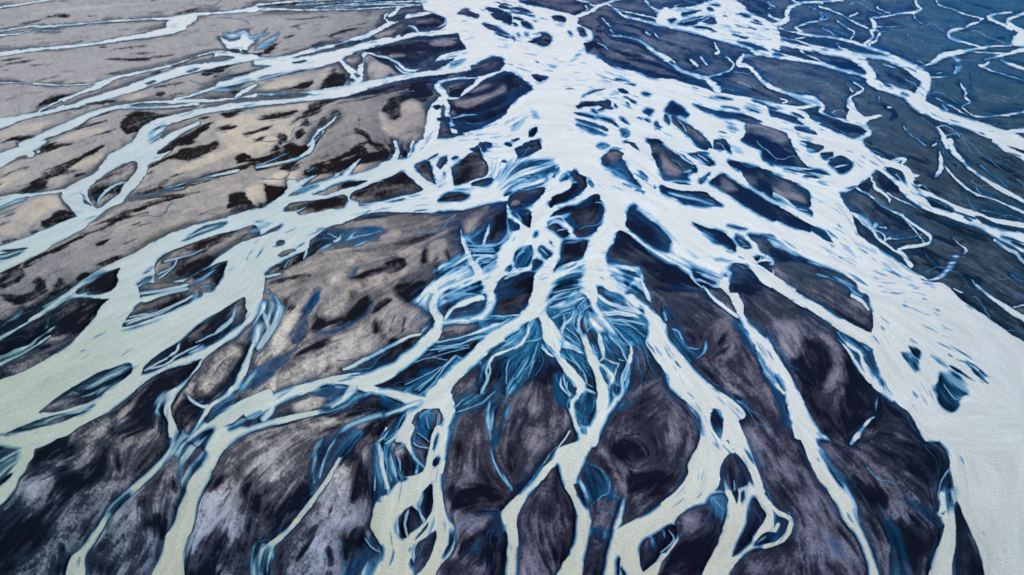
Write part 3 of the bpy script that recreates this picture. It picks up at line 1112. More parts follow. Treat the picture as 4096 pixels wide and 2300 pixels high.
L -3,85 10,90 12,100 5,108 -3,102
l 15,50,6 25,42,4
P 181,-5 195,-5 193,15 191,30 188,40 187,50 188,65 190,78 195,88 200,97 201,108 199,118 195,125 185,135 176,152 163,152 160,140 159,152 115,152 125,130 127,118 120,105 115,95 117,85 120,75 125,68 133,62 140,53 150,47 160,44 168,40 172,25 175,12
i 177,30 181,26 184,28 184,32 180,36 177,35
v 178,18,3 183,3,3
i 176,52 178,55 178,70 177,80 172,88 170,92 167,85 163,78 166,68 169,60
v 168,62,3 164,78,3
i 141,95 145,85 150,78 157,75 162,80 166,88 168,92 162,98 155,103 151,108 146,108 142,102
t 153,79,2.5 150,90,2 151,100 152,106
t 163,76,2 166,84,1.5 171,91
v 142,88,3 143,104,4 147,108
e 160,109,2 170,97,3 173,92
i 160,120 163,112 172,106 181,100 181,110 178,120 174,130 168,138 160,144
e 156,128,2 158,137,3
v 191,92,4 195,104,6 196,115,5
e 188,127,2 197,112,3 201,98
v 188,127,3 197,112,3 201,98
c 149,-3,3 140,5,4 128,13,5
c 127,10,5 126,22,5 129,35,5 131,45,4 133,55,4 134,64,3
c 122,12,2 128,2 132,-3
v 120,14,3 121,35,3 121,55,3 124,70,3
c 135,28,2 138,36,3 142,45,4 145,54,4
v 134,20,2 140,14 148,12
c 155,-4,9 153,10,6 156,20,5 162,30,5 168,35,3
c 163,34,3 161,42,2
t 158,12,.8 165,16 172,17
B 130,0 147,0 142,10 135,20 140,35 145,45 140,52 133,50 130,30 128,15
t 140,22,.8 145,30 145,38
B 118,15 126,12 128,40 128,60 122,68 119,45
L 147,15 152,22 158,30 155,42 150,46 146,35
B 92,150 95,130 105,118 115,110 125,118 125,135 115,150
v 112,112,4 112,130,5 106,150,7
v 95,140,3 110,118,3
e 116,132,4 125,120
t 110,108,1 115,115 125,122
v 84,110,2 88,122,3 89,135,5 86,150,6
v 235,-3,4 237,15,3 238,28,3 245,42,4 252,52,4 259,64,3
B 234,0 248,-3 245,15 240,25 236,20
l 200,127,4 212,120,3
l 205,95,1 230,88 240,85
l 208,105,.8 225,97 238,88
l 215,123,1 228,112
l 215,80,.7 235,78 243,83
d 200,80,4 220,70,5 245,75
B 240,85 252,85 252,100 240,105
v 240,90,3 233,105,3 238,130,3
D 205,115 225,100 240,110 235,135 215,130
D 190,60 210,55 235,60 250,70 230,75 200,75
#23
P 66,-5 90,-5 88,5 82,14 76,25 72,35 68,42 66,50 70,60 74,70 78,78 80,90 79,100 77,112 73,128 67,152 42,152 50,135 58,122 63,108 65,90 64,78 60,68 54,58 50,50 48,42 46,34 40,38 30,50 20,62 13,71 7,82 5,92 6,105 6,125 5,152 -7,152 -5,125 -5,100 -11,85 -8,78 0,69 10,60 20,50 30,38 38,30 43,23 46,18 55,14 63,11 67,6
e 71,-3,3 73,1
c 43,23,1 48,15 58,0
c 10,60,.8 20,48 35,28 45,16
i 62,54 68,53 72,63 76,77 70,70 65,62
v 68,50,4 73,60,4 77,72,3
B 73,36 78,30 90,35 97,45 102,58 108,65 108,70 100,70 92,68 85,72 79,76 77,65 75,50
v 76,32,3 85,36,2 92,42,2
v 98,50,2 97,62,2 90,66,2 80,75,2
D 76,45 83,48 90,58 88,66 80,70
l 95,32,5 105,45,6 112,58,5 115,68,3
L 80,22 92,12 100,18 97,30 85,28
l 86,50,1.5 90,60
c 113,68,3 110,78,6 107,90,7 104,98,7
L 90,82 100,76 98,95 85,98 82,85
B 80,98 100,98 98,112 78,112
L 78,112 96,112 90,122 80,128
P 192,-5 189,8 186,18 180,28 177,35 177,43 172,52 163,62 152,70 140,80 125,88 112,94 102,98 99,108 96,118 94,130 93,152 142,152 150,135 160,120 168,108 163,95 168,84 185,76 195,74 200,66 205,62 209,50 209,40 212,30 218,24 225,21 215,10 207,8 207,-5
i 128,118 130,112 135,108 140,106 150,100 158,95 163,94 166,98 166,105 163,112 158,120 150,125 145,132 138,138 132,142 129,132
v 140,106,4 143,115,5 146,125,4
v 152,100,3 155,112,3
t 158,100,1.2 163,108 158,115 150,122
t 164,112,2.5 155,125,3 145,138,3
i 105,130 107,126 109,127 108,146 106,150
v 110,138,3 115,148,4
c 222,-5,14 226,8,18 235,22,14 241,35,10 246,48,9 250,60,10
c 250,62,8 257,75,4
P 214,60 217,70 216,85 214,92 211,102 207,112 200,126 193,140 188,152 216,152 222,138 232,127 245,119 257,117 262,112 262,78 255,70 250,62 245,55 236,50 228,58 222,58
i 209,40 212,30 218,24 225,23 230,28 235,35 238,43 237,52 232,56 225,56 222,61 218,58 214,52 210,46
t 224,50,.8 223,60,1.2
i 221,60 226,58 228,65 226,73 224,68
i 230,62 233,60 233,68 231,72
v 213,50,3 216,60,4 220,70,3
v 203,62,4 212,62,3
B 196,67 205,62 213,65 217,73 215,85 212,95 205,88 198,78
v 200,66,3 212,80,3
i 240,72 243,66 247,68 251,75 256,84 254,90 249,97 243,105 240,112 233,118 226,124 222,127 226,115 232,103 237,90
i 245,115 250,105 258,101 266,102 266,110
v 247,112,2 260,105,3
B 205,-3 211,-3 211,5 206,10
v 207,2,2 210,8
L 232,0 245,0 250,10 245,20 238,12
D 30,105 38,115 45,130 45,150 35,140 28,120
l 24,95,1 28,115,1.5 38,135 44,146
L 40,80 55,80 60,95 52,108 42,100
d 50,85,3 54,98,4
L 6,120 15,115 25,125 35,150 6,150
D 120,40 150,45 165,50 150,65 120,68 115,55
l 115,66,2 135,63 150,50
D 100,5 125,10 140,25 125,38 108,30 100,20
l 70,105,2 95,118
L 168,90 180,80 190,85 185,100 175,105
d 160,122,1.5 190,100
D 160,125 185,112 205,100 205,112 190,140 150,150
L 235,135 250,122 248,140 240,150
L 12,5 30,0 40,10 25,25 15,20
#33
P 28,-5 48,-5 50,8 53,20 58,30 66,42 75,55 83,68 88,80 93,95 100,108 106,125 114,152 103,152 100,135 95,120 88,105 82,97 75,88 70,78 63,65 55,55 48,45 43,35 38,20 33,8
B 47,4 53,8 58,20 65,32 75,45 85,62 89,74 80,60 68,45 58,32 52,20
v 48,2,3 55,5,4 62,11,3
v 52,18,3 66,42,4 84,70,4 92,92,2
c 95,-3,3 88,6,4 84,12,3
c -3,66,4 3,75,3 10,82,4 18,85,5 23,90,5 22,98,5 18,106,5 10,112,4 -5,117,4
c 0,83,5 1,95,5 -3,105,4
c 10,94,3 5,103,4 -2,112,3
B 2,75 12,82 18,88 16,98 10,108 5,112 2,100 5,90
P 161,-5 262,-5 262,155 224,155 215,130 208,112 203,100 198,88 193,75 188,62 186,50 183,35 183,30 178,18 170,8
P 172,60 175,60 178,64 182,62 186,60 190,70 187,74 188,85 189,100 188,115 186,130 184,155 162,155 164,135 168,122 173,112 176,102 177,95 175,88 179,80 175,82 171,83 173,72 171,66
V 173,62 188,58 188,74 178,82 173,80
B 174,55 183,38 188,58 180,62 174,62
i 174,56 183,39 187,57 180,62 174,60
t 183,37,1 175,48 171,60 171,70
c 172,83,2 178,87
D 189,76 194,78 200,95 205,108 212,125 219,155 187,155 189,120 190,95
l 198,102,3 205,110,4 210,120,3
l 212,125,1.5 212,140
l 66,11,3 85,22,3 100,32,4 112,45
l 52,12,1 80,32,1.5 105,70
L 120,65 128,70 130,90 127,95 120,88
l 110,48,4 118,65 125,85
l 100,35,4 130,55,5 150,72
B 110,75 117,85 122,95 130,105 135,120 140,150 122,150 121,125 120,105
l 95,80,1.5 110,95 118,110
l 121,115,1.5 120,130 118,146
D 95,10 110,5 160,10 175,25 178,45 165,60 150,50 130,40
D 80,50 100,55 115,70 108,80 95,75
D 125,95 150,90 172,110 160,130 140,125
B 140,70 160,80 175,85 178,95 165,92 150,82
L 33,95 50,98 50,118 40,125 34,110
L 0,40 20,35 25,50 10,55
L 75,100 85,110 95,130 88,140 70,120
d 70,98,1 85,118,1.5 98,140
l 30,110,1 32,135
# 700 85 .5878
P 0,8 20,11 60,17 90,22 120,28 135,35 160,40 180,46 186,55 190,65 205,72 220,80 240,88 258,94 258,120 258,146 230,146 200,146 170,146 140,146 110,146 80,146 50,146 20,146 0,146 0,120 0,90 0,60 0,30
i 78,64 100,65 115,70 135,77 148,83 152,92 157,104 165,118 175,130 182,138 190,142 175,140 150,138 130,135 115,128 107,120 110,115 95,108 80,100 68,93 75,86 78,76
i 0,40 15,45 30,44 45,46 70,49 88,53 100,60 108,64 90,63 75,63 65,59 50,55 35,51 20,47 0,43
i 108,41 120,48 135,50 150,58 170,62 178,66 165,66 145,60 130,53 115,47
i 113,36 122,37 134,41 128,43 118,41
e 160,48,2 175,57,3
i 162,71 175,74 195,78 198,83 190,83 175,81 167,77
v 78,38,2 100,46,3
e 87,26,2 105,32
v 118,42,3 140,48,4 165,56
D 76,86 90,90 110,94 135,98 150,108 130,108 100,104 70,94
l 85,70,8 120,76,10 145,90,8
d 110,102,2 130,108 160,125
# 700 210 .5878
i 81,42 105,44 130,58 160,75 190,90 160,90 140,90 127,88 122,80 106,72 97,58
i 61,42 72,47 82,55 86,63 80,68 74,60 65,52
v 62,43,2 74,52,3 84,62,2
t 73,62,1 82,62
v 92,78,3 112,80,3 124,90,4 110,98,5
v 108,44,3 140,52,4 170,72,4
l 120,100,3 140,110,4 150,120
# 215 30 .3908
P 0,58 30,59 65,60 70,62 82,67 105,70 140,72 170,69 200,63 230,52 256,46 256,70 256,92 240,95 200,104 170,112 130,122 100,128 70,140 60,146 30,146 0,146 0,140 20,128 50,120 80,113 100,105 120,98 140,92 145,86 125,79 100,77 60,78 30,80 0,84
e 195,71,2 220,66,3 245,65
e 196,86,2 215,81,4 237,78
e 74,133,3 90,130
e 134,119,2 150,116,3 170,113
e 117,123,2 124,121
v 110,125,3 135,118,4 170,113,4 250,95,3
e 12,132,2 30,127,3 45,123
D 70,50 83,50 83,55 95,60 115,63 90,66 80,62 73,56
d 95,62,1.5 150,60
d 25,55,3 57,52,4 66,57,2
l 95,50,6 125,40,9 150,20,4
d 148,25,4 158,15,3
d 128,55,4 150,42,3 170,32
# 370 215 1.1004
S 86,20 98,14 107,9 106,18 104,25 95,28 88,26
t 108,9,1 107,16,1.5 103,25,2 101,28,2
S 91,27 115,26 122,18 130,14 125,22 116,34 115,40 105,42 93,40
t 90,28,1 100,28.5,.8 113,27,1
t 91,31,.8 112,31
t 92,33,.8 113,33
t 92,37,1.5 104,36.5 113,37,2
S 101,41 108,39 114,42 112,46 106,50 101,48
t 98,46,2.5 97,42 101,39,2 108,37.5,1.5 114,39,2
t 101,44,.8 113,42
t 103,48,.8 112,45
V 60,50 72,43 82,35 84,40 90,46 80,52 66,58 58,60 57,54
t 64,58,1 75,50,.8 88,46,1
t 62,60,1.5 75,54,1 88,50
c 44,78,5 52,68,5 60,59,2.5
D 59,63 70,60 76,62 68,66 60,70
t 58,76,5 62,71,5 66,68,4 75,64,3 85,60 93,57 100,55,4
t 80,63,1 83,58
S 85,58 95,47 96,52 92,58 86,62
S 90,64 100,60 102,68 97,73 85,76 75,80 66,78 70,72 80,66
t 78,81,2 90,77,3 102,73
t 70,74,.6 80,72 92,66
S 132,35 143,28 147,32 146,45 138,49 132,47
t 124,55,3 135,50,2.5 146,47,2
t 122,58,2 135,53,1.5 146,49
t 133,38,.6 140,33
S 124,50 128,46 127,51
L 25,38 30,30 47,32 48,42 40,55 28,58
d 20,40,5 30,45,6 22,53
d 50,32,4 49,46
L 52,38 58,26 66,24 70,30 66,40 55,45
d 70,32,2 72,42
l 60,18,1 72,13 80,10
L 60,45 68,38 72,44 64,48
l 0,60,2 15,55 20,62
d 55,48,2 62,40
l 86,18,3 92,10 88,2
l 90,18,2 100,8
L 10,20 25,15 28,22 12,25
# 520 265 1.1004
V 33,5 50,2 57,0 57,10 53,18 55,26 48,34 36,39 26,38 27,30 30,20 32,12
t 35,10,1.5 50,6,2 58,5
t 30,25,.8 45,22 54,20
t 28,32,.6 45,28
t 26,38,1 40,37 50,33,1.5 58,29,3
S 52,33 58,28 61,29 61,35 57,41 54,40
t 53,37,.8 58,33 60,30
t 56,42,1 61,35
S 26,42 40,39 50,38 54,42 52,50 50,60 46,62 40,58 38,54 33,48
t 49,42,1.5 46,50 41,54,2 38,58,2.5 39,63,2
t 40,45,.6 39,50
t 30,49,.6 38,45 46,43
t 41,48,.6 40,54
t 36,42,.6 48,39
S 39,60 45,63 52,70 54,76 46,72 38,70 37,64
t 38,62,1 46,68 54,74
t 40,56,.8 50,64 55,72
t 37,74,1.5 48,77 58,80
S 71,31 75,32 82,36 90,41 78,42 74,40
S 72,22 80,24 90,28 96,32 101,38 103,41 95,38 85,33 76,28
t 70,27,4 80,34,3.5 90,38,4 100,41 110,44,3
t 74,43,2 90,43 108,46
t 95,31,1 100,38 106,41
S 75,46 90,46 105,47 114,52 115,60 113,66 110,72 103,74 96,70 88,62 84,56 80,52
t 78,49,1 95,50 114,54
t 95,52,.8 105,58 114,66
t 86,57,.8 92,63 100,73
t 85,64,.6 92,70 101,74
t 80,52,.6 100,55
t 100,73,1.5 101,82,2
S 60,42 65,42 66,48 61,50
i 55,54 58,52 59,58 57,61
i 61,64 65,60 70,64 72,70 71,78 66,74 62,69
t 60,60,1 64,57 66,55
t 72,62,3 74,72,3.5 76,82,4
S 74,63 79,64 83,70 86,78 84,82 77,80 75,72
t 66,73,.8 67,79 70,81
S 66,72 71,74 72,81 68,80
v 84,66,4 92,72,6 95,80,5
v 75,50,4 83,60,5 88,66,4
i 84,9 90,9 93,13 93,17 88,14
S 86,2 100,5 108,8 104,12 102,18 97,20 95,14 92,8
S 96,17 100,16 108,18 107,27 104,24
t 110,7,1.5 111,15,2 115,25,4 118,33,4
s 87,20,1 95,24
S 107,38 112,40 113,44 109,41
s 105,46,1.5 112,48
S 9,52 15,50 19,57 19,66 14,76 4,82 0,80 5,70 8,60
t 8,54,1.5 8,61,2 4,68,3 0,74
t 5,70,1 15,68 20,66
t 20,72,1 24,78,1.5 28,82,2
S 23,71 27,74 26,79
i 0,57 6,54 8,58 4,64 0,66
# 370 305 1.1004
B 98,14 110,15 120,17 118,22 108,28 102,25 98,18
B 62,32 75,30 100,26 108,29 95,33 78,36 60,40
t 60,34,1 75,31,1.2 90,27,1.5 105,22,2 112,18,1.5 122,17.5,1
t 56,40,.8 70,38,1 85,34 100,29.5,1.5 108,28,1
t 108,10,1 125,10 138,9,1.5
t 88,11,.8 105,11
t 62,42,.6 75,38 90,36
t 40,52,.6 55,48 70,50
B 36,76 50,65 60,60 68,58 72,48 80,44 86,48 80,52 70,60 62,70 55,76 48,81 38,80
t 64,62,1 70,54 78,46,1.2
t 78,45.5,.8 84,49
t 50,80,.8 58,70 66,60
t 44,78,.6 52,70 60,64
D 8,74 20,65 35,56 50,52 58,55 45,62 30,68 20,76
D 55,40 75,42 95,38 100,32 108,30 95,42 85,46 70,48 60,46
L 70,24 80,20 95,18 92,22 78,26
S 110,45 118,40 128,36 136,34 130,38 118,44
S 122,30 130,24 140,19 142,22 135,32 126,34
t 111,47,2 125,42,2.5 135,37 142,30,2 144,20
t 120,38,.8 132,35
t 122,33,.8 130,34
S 98,56 108,48 113,46 108,54 106,60 102,74 100,80 97,70 100,60
t 112,48,2 108,54 106,60 107,66 104,74,2.5 101,80
t 126,50,.8 124,62 124,72
t 140,50,.6 130,66 124,76
t 144,56,.8 136,62 128,72 124,80
B 126,46 134,42 142,42 140,50 130,56
D 120,50 126,46 122,60 110,72 108,68
D 130,60 138,52 140,56 128,66
# 520 355 1.1004
S 30,20 36,17 42,22 44,30 44,36 46,40 45,48 38,46 33,42 30,34
t 37,20,1.5 37,28,2 42,34 46,38
t 43,24,1 42,30 44,35
i 44,25 48,24 51,30 50,36 47,37 43,33
t 47,24,1.5 50,29
v 33,24,2 36,32,2 42,38,1.5
S 36,2 45,5 50,8 57,14 57,10 55,4 58,0 40,-2
t 40,2,.6 48,6 55,12
t 45,0,.8 52,8 58,16
D 50,10 55,14 62,15 66,22 67,30 62,28 58,20
t 58,18,.6 61,26 66,29
t 60,24,.6 58,28
t 58,31,2 63,32,1.5 68,35
i 53,42 56,35 60,34 68,37 69,45 66,55 61,63 58,60 55,54 52,48
t 55,63,1.2 60,66
S 55,64 59,66 58,70 56,68
S 74,12 78,16 80,24 80,26 76,18
t 74,8,2.5 80,14,3 84,19,3.5 83,26,5
S 76,3 82,5 88,8 90,10 87,16 84,16 80,10
t 76,3,1 84,6 90,7
t 90,8,1 87,16,1.2 85,20
t 90,4,.8 96,6
S 86,20 90,18 93,12 91,20 92,28 88,28 84,27
t 86,26,.8 91,28
t 102,2,1.5 99,10 96,20,2 93,26
v 98,20,4 97,30,4
i 85,31 90,28 91,33 88,36
v 78,42,2 83,38,2
B 89,48 98,44 105,38 108,42 100,50 92,54 88,52
l 90,44,3 103,38 118,28 128,22
L 80,66 90,58 96,56 98,60 90,66 82,70
l 100,52,1 112,54
l 110,60,1 128,46
L 10,47 16,46 20,50 16,56 10,54
L 36,62 44,55 48,60 44,68 36,68
# 345 400 1.1004
S 66,14 72,9 78,8 80,14 78,20 70,24 70,34 66,38 62,34 66,24
t 68,16,.8 73,11 79,8
t 66,30,.6 76,38
t 62,38,.6 67,42 75,43.5
t 74,14,.5 76,26
D 72,20 80,18 78,30 72,40
S 26,40 31,36 40,28 48,20 54,12 54,18 50,26 42,34 38,40 42,46 44,54 50,58 50,66 56,72 48,74 42,60 40,54 38,66 40,80 28,82 26,70 25,55
t 36,40,2 44,35,2.5 50,28,3 55,22,4
t 30,38,1.5 36,33 40,28,1
t 31,40,4 33,50,4 34,60,4 37,72,3.5 40,82,3.5
t 41,48,1 43,58,2 47,70,3
t 47,50,.8 50,58 50,64
t 46,45,.6 54,41
L 47,34 54,28 55,36 48,40
L 50,46 55,44 57,52 54,56
D 52,56 60,54 62,62 56,66
t 28,70,1 27,82
v 132,2,3 130,14,3 131,28,4 133,42,3 135,56,3 142,68,2
# 520 125 1.1004
S 52,0 60,2 70,6 79,9 76,10 66,6 56,3
S 92,4 98,4 99,9 95,11
S 70,19 78,17 81,20 72,22
S 5,38 15,34 25,32 15,37
S 0,47 10,46 8,49
S 8,50 16,48 12,52
S 30,43 35,39 36,41 32,45
S 38,47 44,42 42,48
S 62,50 67,54 65,56
B 78,38 88,34 92,36 96,42 100,50 92,48 84,44
s 94,53,1 102,57
s 104,60,1 111,61
#32
S 134,65 140,64 146,72 150,78 152,83 148,86 143,79 138,73
S 142,59 148,61 153,65 153,72 148,69 144,64
S 173,83 180,84 190,88 200,98 205,105 202,108 195,113 190,120 185,126 178,123 172,115 170,107 167,103 167,98 172,93
s 177,90,4 188,98,8 199,106,3
s 140,68,3 146,78
t 177,98,1 188,112 195,110
s 183,79,3 192,84,3 211,96,1.5
s 194,73,2 208,78,3 220,90,3
s 205,83,1.5 222,97
# 180 50 2.568
L 15,28 25,25 38,26 48,28 45,33 38,38 30,42 22,40 15,34
L 86,22 90,20 94,22 96,28 94,34 88,36 84,33 84,29 87,26
L 78,25 80,28 84,29 83,34 79,31
D 79,24 81,20 86,17 92,15 97,15 98,18 94,19 89,19 86,21 86,25 84,28 81,27 80,25
D 69,31 71,32 75,36 79,39 81,41 80,43 77,40 73,36
D 70,37 74,40 79,40 80,42 75,44 66,46 58,48 50,50 54,47 62,44 68,41
D 16,25 20,24 25,24 22,26 18,26.5
D 30,27 38,25 46,24 44,26 36,28
D 50,22 55,20 61,20 56,22 51,24
D 46,26 52,23 56,24 50,27 42,30
D 38,34 41,33 42,36 39,38
D 47,28 50,27 51,30 47,30
D 45,33 48,31 49,33 46,35
D 14,31 19,29 22,30 17,32
D 24,33 31,31 36,30 33,32 26,34
d 29,36,1 34,34
D 35,39 38,37 39,40 36,40
D 40,38 43,36 46,38 42,40
D 22,43 25,40 27,42 24,44
D 0,39 6,39 14,36 16,38 10,41 4,44 0,43
D 0,36 8,30 12,29 10,32 4,37 0,38
d 24,44,1 40,42,2 50,38 55,34
d 0,53,1 10,49,1.5 22,47
L 32,52 37,49 42,48 46,48 44,51 40,53 35,53
L 26,54 32,53 33,58 30,60 27,58
D 20,56 24,56 28,60 32,61 25,63 20,64 19,60
D 33,53 36,54 40,54 40,57 36,60 34,58
D 40,45 44,44 47,46 43,48 39,47
D 58,19 70,17 85,13 98,10 108,9 104,11 92,14 80,17 66,19
D 104,20 112,15 120,11 128,9 134,12 137,16 132,18 130,24 124,29 114,33 107,32 106,27 109,24 105,24
L 106,20 112,19 122,17 126,14 127,17 123,19 112,23 108,22
L 113,16 119,13 121,14 115,17
L 33,15 45,12 55,8 58,6 60,10 56,14 48,15 40,17
D 34,17 44,14 52,12 50,15 42,16 36,17
D 56,12 60,8 63,10 65,12 62,15 55,16
L 73,8 77,4 82,6 86,9 82,10 74,12
D 76,3 80,3 84,6 86,9 83,8
D 9,10 14,8 20,5 21,6 16,9 11,10.5
# 0 190 2.812
i 55,29 56,25 60,22 68,19 77,16 85,14 89,14 92,15 85,19 80,22 74,27 67,31 60,33 55,33
t 56,30,.5 62,27 63,24
i 66,33 72,30 78,27 81,25 80,29 78,32 76,34 70,35 65,35
i 46,44 50,40 58,37 66,35.5 74,35 70,38 64,41 56,44 50,46 44,47.5
t 44,47,.6 54,44 64,40 69,37
t 50,38.5,.9 58,37 66,35
i 65,18 70,14 75,12.5 79,12 74,15 68,17
i 61,57 66,52 72,47 80,42 87,38 87,41 88,43 86,46 80,49 74,52 68,55 60,58 53,61.5
t 76,51,.6 81,47,.8 83,45,.6
D 15,78 22,71 30,66 38,63 43,63 40,66 34,70 28,73
D 0,55 10,45 20,40 30,34 43,28 41,34 38,40 32,47 25,52 15,53 10,57 0,62
c 0,53,1.2 10,47,1 20,41,.9 30,34,.7 42,28,.5
c 0,62,1.5 10,57,1 18,52,.6
D 0,34 4,29 8,28 9,30 6,34 2,36
D 1,38 6,38 12,37 14,31 18,36 21,31 24,34 20,37 14,40 8,41
D 15,13 17,11 22,8 27,9 24,11 18,13 16,14
d 35,27,1 43,24
D 50,75 52,70 58,65 66,62 70,62 66,66 62,72 58,78 55,82 46,82
L 73,62 78,58 84,56 86,58 80,65 76,72 72,73 70,68
D 68,75 76,74 82,68 84,70 78,78 70,80
# 700 85 .5878
L 80,66 105,68 130,76 148,84 152,95 140,102 115,92 90,84 78,80
#21
L 211,36 217,38 226,47 216,48 210,43
L 96,8 108,8 112,13 106,18 98,16
L 150,12 160,20 172,30 165,34 155,33 150,22
#20
L 176,126 190,134 196,142 190,142 180,134
#31
L 5,45 20,50 38,55 38,60 25,58 8,50
#22
L 203,72 214,80 222,90 216,96 206,84
#32
L 6,36 20,39 31,48 32,64 22,71 15,66 10,52
L 52,48 62,51 72,62 74,80 71,95 62,106 58,100 66,88 66,74 60,60
"""
import numpy as np, math
RNG = np.random.default_rng(7)
FW, FH = 1024.0, 575.0
FOC, CX, CY = FW * 24.0 / 36.0, 512.0, 287.5
PITCH, CAMH = math.radians(38.0), 120.0
STEP = 0.62
X0, X1, Y0, Y1 = -6.0, 1030.0, -6.0, 581.0
gx = np.arange(X0, X1 + 1e-6, STEP).astype(np.float32)
gy = np.arange(Y0, Y1 + 1e-6, STEP).astype(np.float32)
NX, NY = len(gx), len(gy)
PX, PY = np.meshgrid(gx, gy)

def ground(px, py):
    """where the view ray through a picture point meets the river plain"""
    r = (px - CX) / FOC
    u = -(py - CY) / FOC
    Yd = math.cos(PITCH) + u * math.sin(PITCH)
    Zd = -math.sin(PITCH) + u * math.cos(PITCH)
    t = CAMH / -Zd
    return r * t, Yd * t

def fade(t):
    return t * t * (3 - 2 * t)

LAT = [RNG.random((512, 512)).astype(np.float32) for _ in range(6)]
def vnoise(x, y, k=0):
    L = LAT[k % 6]
    xi = np.floor(x).astype(np.int32); yi = np.floor(y).astype(np.int32)
    fx = fade((x - xi).astype(np.float32)); fy = fade((y - yi).astype(np.float32))
    a = L[yi & 511, xi & 511]; b = L[yi & 511, (xi + 1) & 511]
    c = L[(yi + 1) & 511, xi & 511]; d = L[(yi + 1) & 511, (xi + 1) & 511]
    return (a + (b - a) * fx) * (1 - fy) + (c + (d - c) * fx) * fy

def fbm(x, y, n=4, k=0):
    s = 0; a = 1.0; w = 0
    for i in range(n):
        s = s + a * vnoise(x * 2 ** i + 17.3 * i, y * 2 ** i - 9.1 * i, k + i); w += a; a *= 0.55
    return s / w

def spline(P, closed, step=1.3):
    P = np.array(P, float)
    n = len(P)
    if n < 3 and not closed:
        q = P
        k = max(2, int(np.hypot(*(q[-1, :2] - q[0, :2])) / step) + 1)
        t = np.linspace(0, 1, k)[:, None]
        return q[0] * (1 - t) + q[-1] * t
    out = []
    m = n if closed else n - 1
    for i in range(m):
        p1, p2 = P[i], P[(i + 1) % n]
        p0 = P[i - 1] if (closed or i > 0) else 2 * p1 - p2
        p3 = P[(i + 2) % n] if (closed or i + 2 < n) else 2 * p2 - p1
        L = np.hypot(*(p2[:2] - p1[:2]))
        la = np.hypot(*(p1[:2] - p0[:2])) + 1e-6; lb = np.hypot(*(p3[:2] - p2[:2])) + 1e-6
        m1 = (p2 - p0) * L / (L + la); m2 = (p3 - p1) * L / (L + lb)
        if closed:
            g = .8 if L < 40 else 0.15
            m1 = m1 * g; m2 = m2 * g
        k = max(1, int(L / step))
        t = (np.arange(k) / k)[:, None]
        out.append((2*t**3 - 3*t**2 + 1) * p1 + (t**3 - 2*t**2 + t) * m1 + (-2*t**3 + 3*t**2) * p2 + (t**3 - t**2) * m2)
    out = np.concatenate(out)
    if not closed:
        out = np.concatenate([out, P[-1:]])
    if out.shape[1] == 3:
        out[:, 2] = np.maximum(out[:, 2], 0.3)
    return out

def parse(txt):
    items = []; ox = oy = 0
    for line in txt.strip().splitlines():
        line = line.strip()
        if not line: continue
        f = line.split()
        if f[0] == '#':
            ox, oy, kx = float(f[1]), float(f[2]), float(f[3]); ky = kx; continue
        if line[0] == '#':
            ox, oy = int(line[1]) * 256.0, int(line[2]) * 143.75
            kx, ky = 256 / 257.5, 143.75 / 144.6; continue
        k = f[0]; pts = []; w = 2.0
        for q in f[1:]:
            if q == ';': continue
            v = [float(z) for z in q.rstrip(';').split(',')]
            if len(v) > 2: w = v[2]
            pts.append((ox + v[0] * kx, oy + v[1] * ky, w * kx * .5))
        closed = k in 'PiDLBVS'
        if closed:
            pts = [p[:2] for p in pts]
        elif len(pts) == 1:
            pts = [pts[0], (pts[0][0] + 2, pts[0][1], pts[0][2])]
        items.append((k, spline(pts, closed), closed))
    return items

# flow-following edge wobble
GX, GY = ground(PX, PY)
wob = np.stack([fbm(GX / 2.2, GY / 2.2, 3, 0) - .5, fbm(GX / 2.2 + 50, GY / 2.2, 3, 2) - .5]).astype(np.float32)
WX = PX + wob[0] * 2.2
WY = PY + wob[1] * 1.6

PAD = 13.0
def win(x0, x1, y0, y1):
    i0 = max(0, int((x0 - X0) / STEP) - 1); i1 = min(NX, int((x1 - X0) / STEP) + 3)
    j0 = max(0, int((y0 - Y0) / STEP) - 1); j1 = min(NY, int((y1 - Y0) / STEP) + 3)
    return (i0, i1, j0, j1) if i1 > i0 and j1 > j0 else None

def segdist(sd, off, P, rad, closed, pad=None):
    pad = PAD if pad is None else pad
    oi, oj = off
    n = len(P); m = n if closed else n - 1
    i = 0
    while i < m:
        a = P[i]; b = P[(i + 1) % n]
        ra, rb = (rad[i], rad[(i + 1) % n]) if rad is not None else (0, 0)
        R = max(ra, rb) + pad
        w = win(min(a[0], b[0]) - R, max(a[0], b[0]) + R, min(a[1], b[1]) - R, max(a[1], b[1]) + R)
        i += 1
        if w is None: continue
        i0, i1, j0, j1 = w
        X = WX[j0:j1, i0:i1]; Y = WY[j0:j1, i0:i1]
        dx, dy = b[0] - a[0], b[1] - a[1]
        l2 = dx * dx + dy * dy + 1e-9
        t = np.clip(((X - a[0]) * dx + (Y - a[1]) * dy) / l2, 0, 1)
        d = np.hypot(X - a[0] - t * dx, Y - a[1] - t * dy)
        if rad is not None:
            d = d - (ra + (rb - ra) * t)
        s = sd[j0 - oj:j1 - oj, i0 - oi:i1 - oi]
        np.minimum(s, d, out=s)

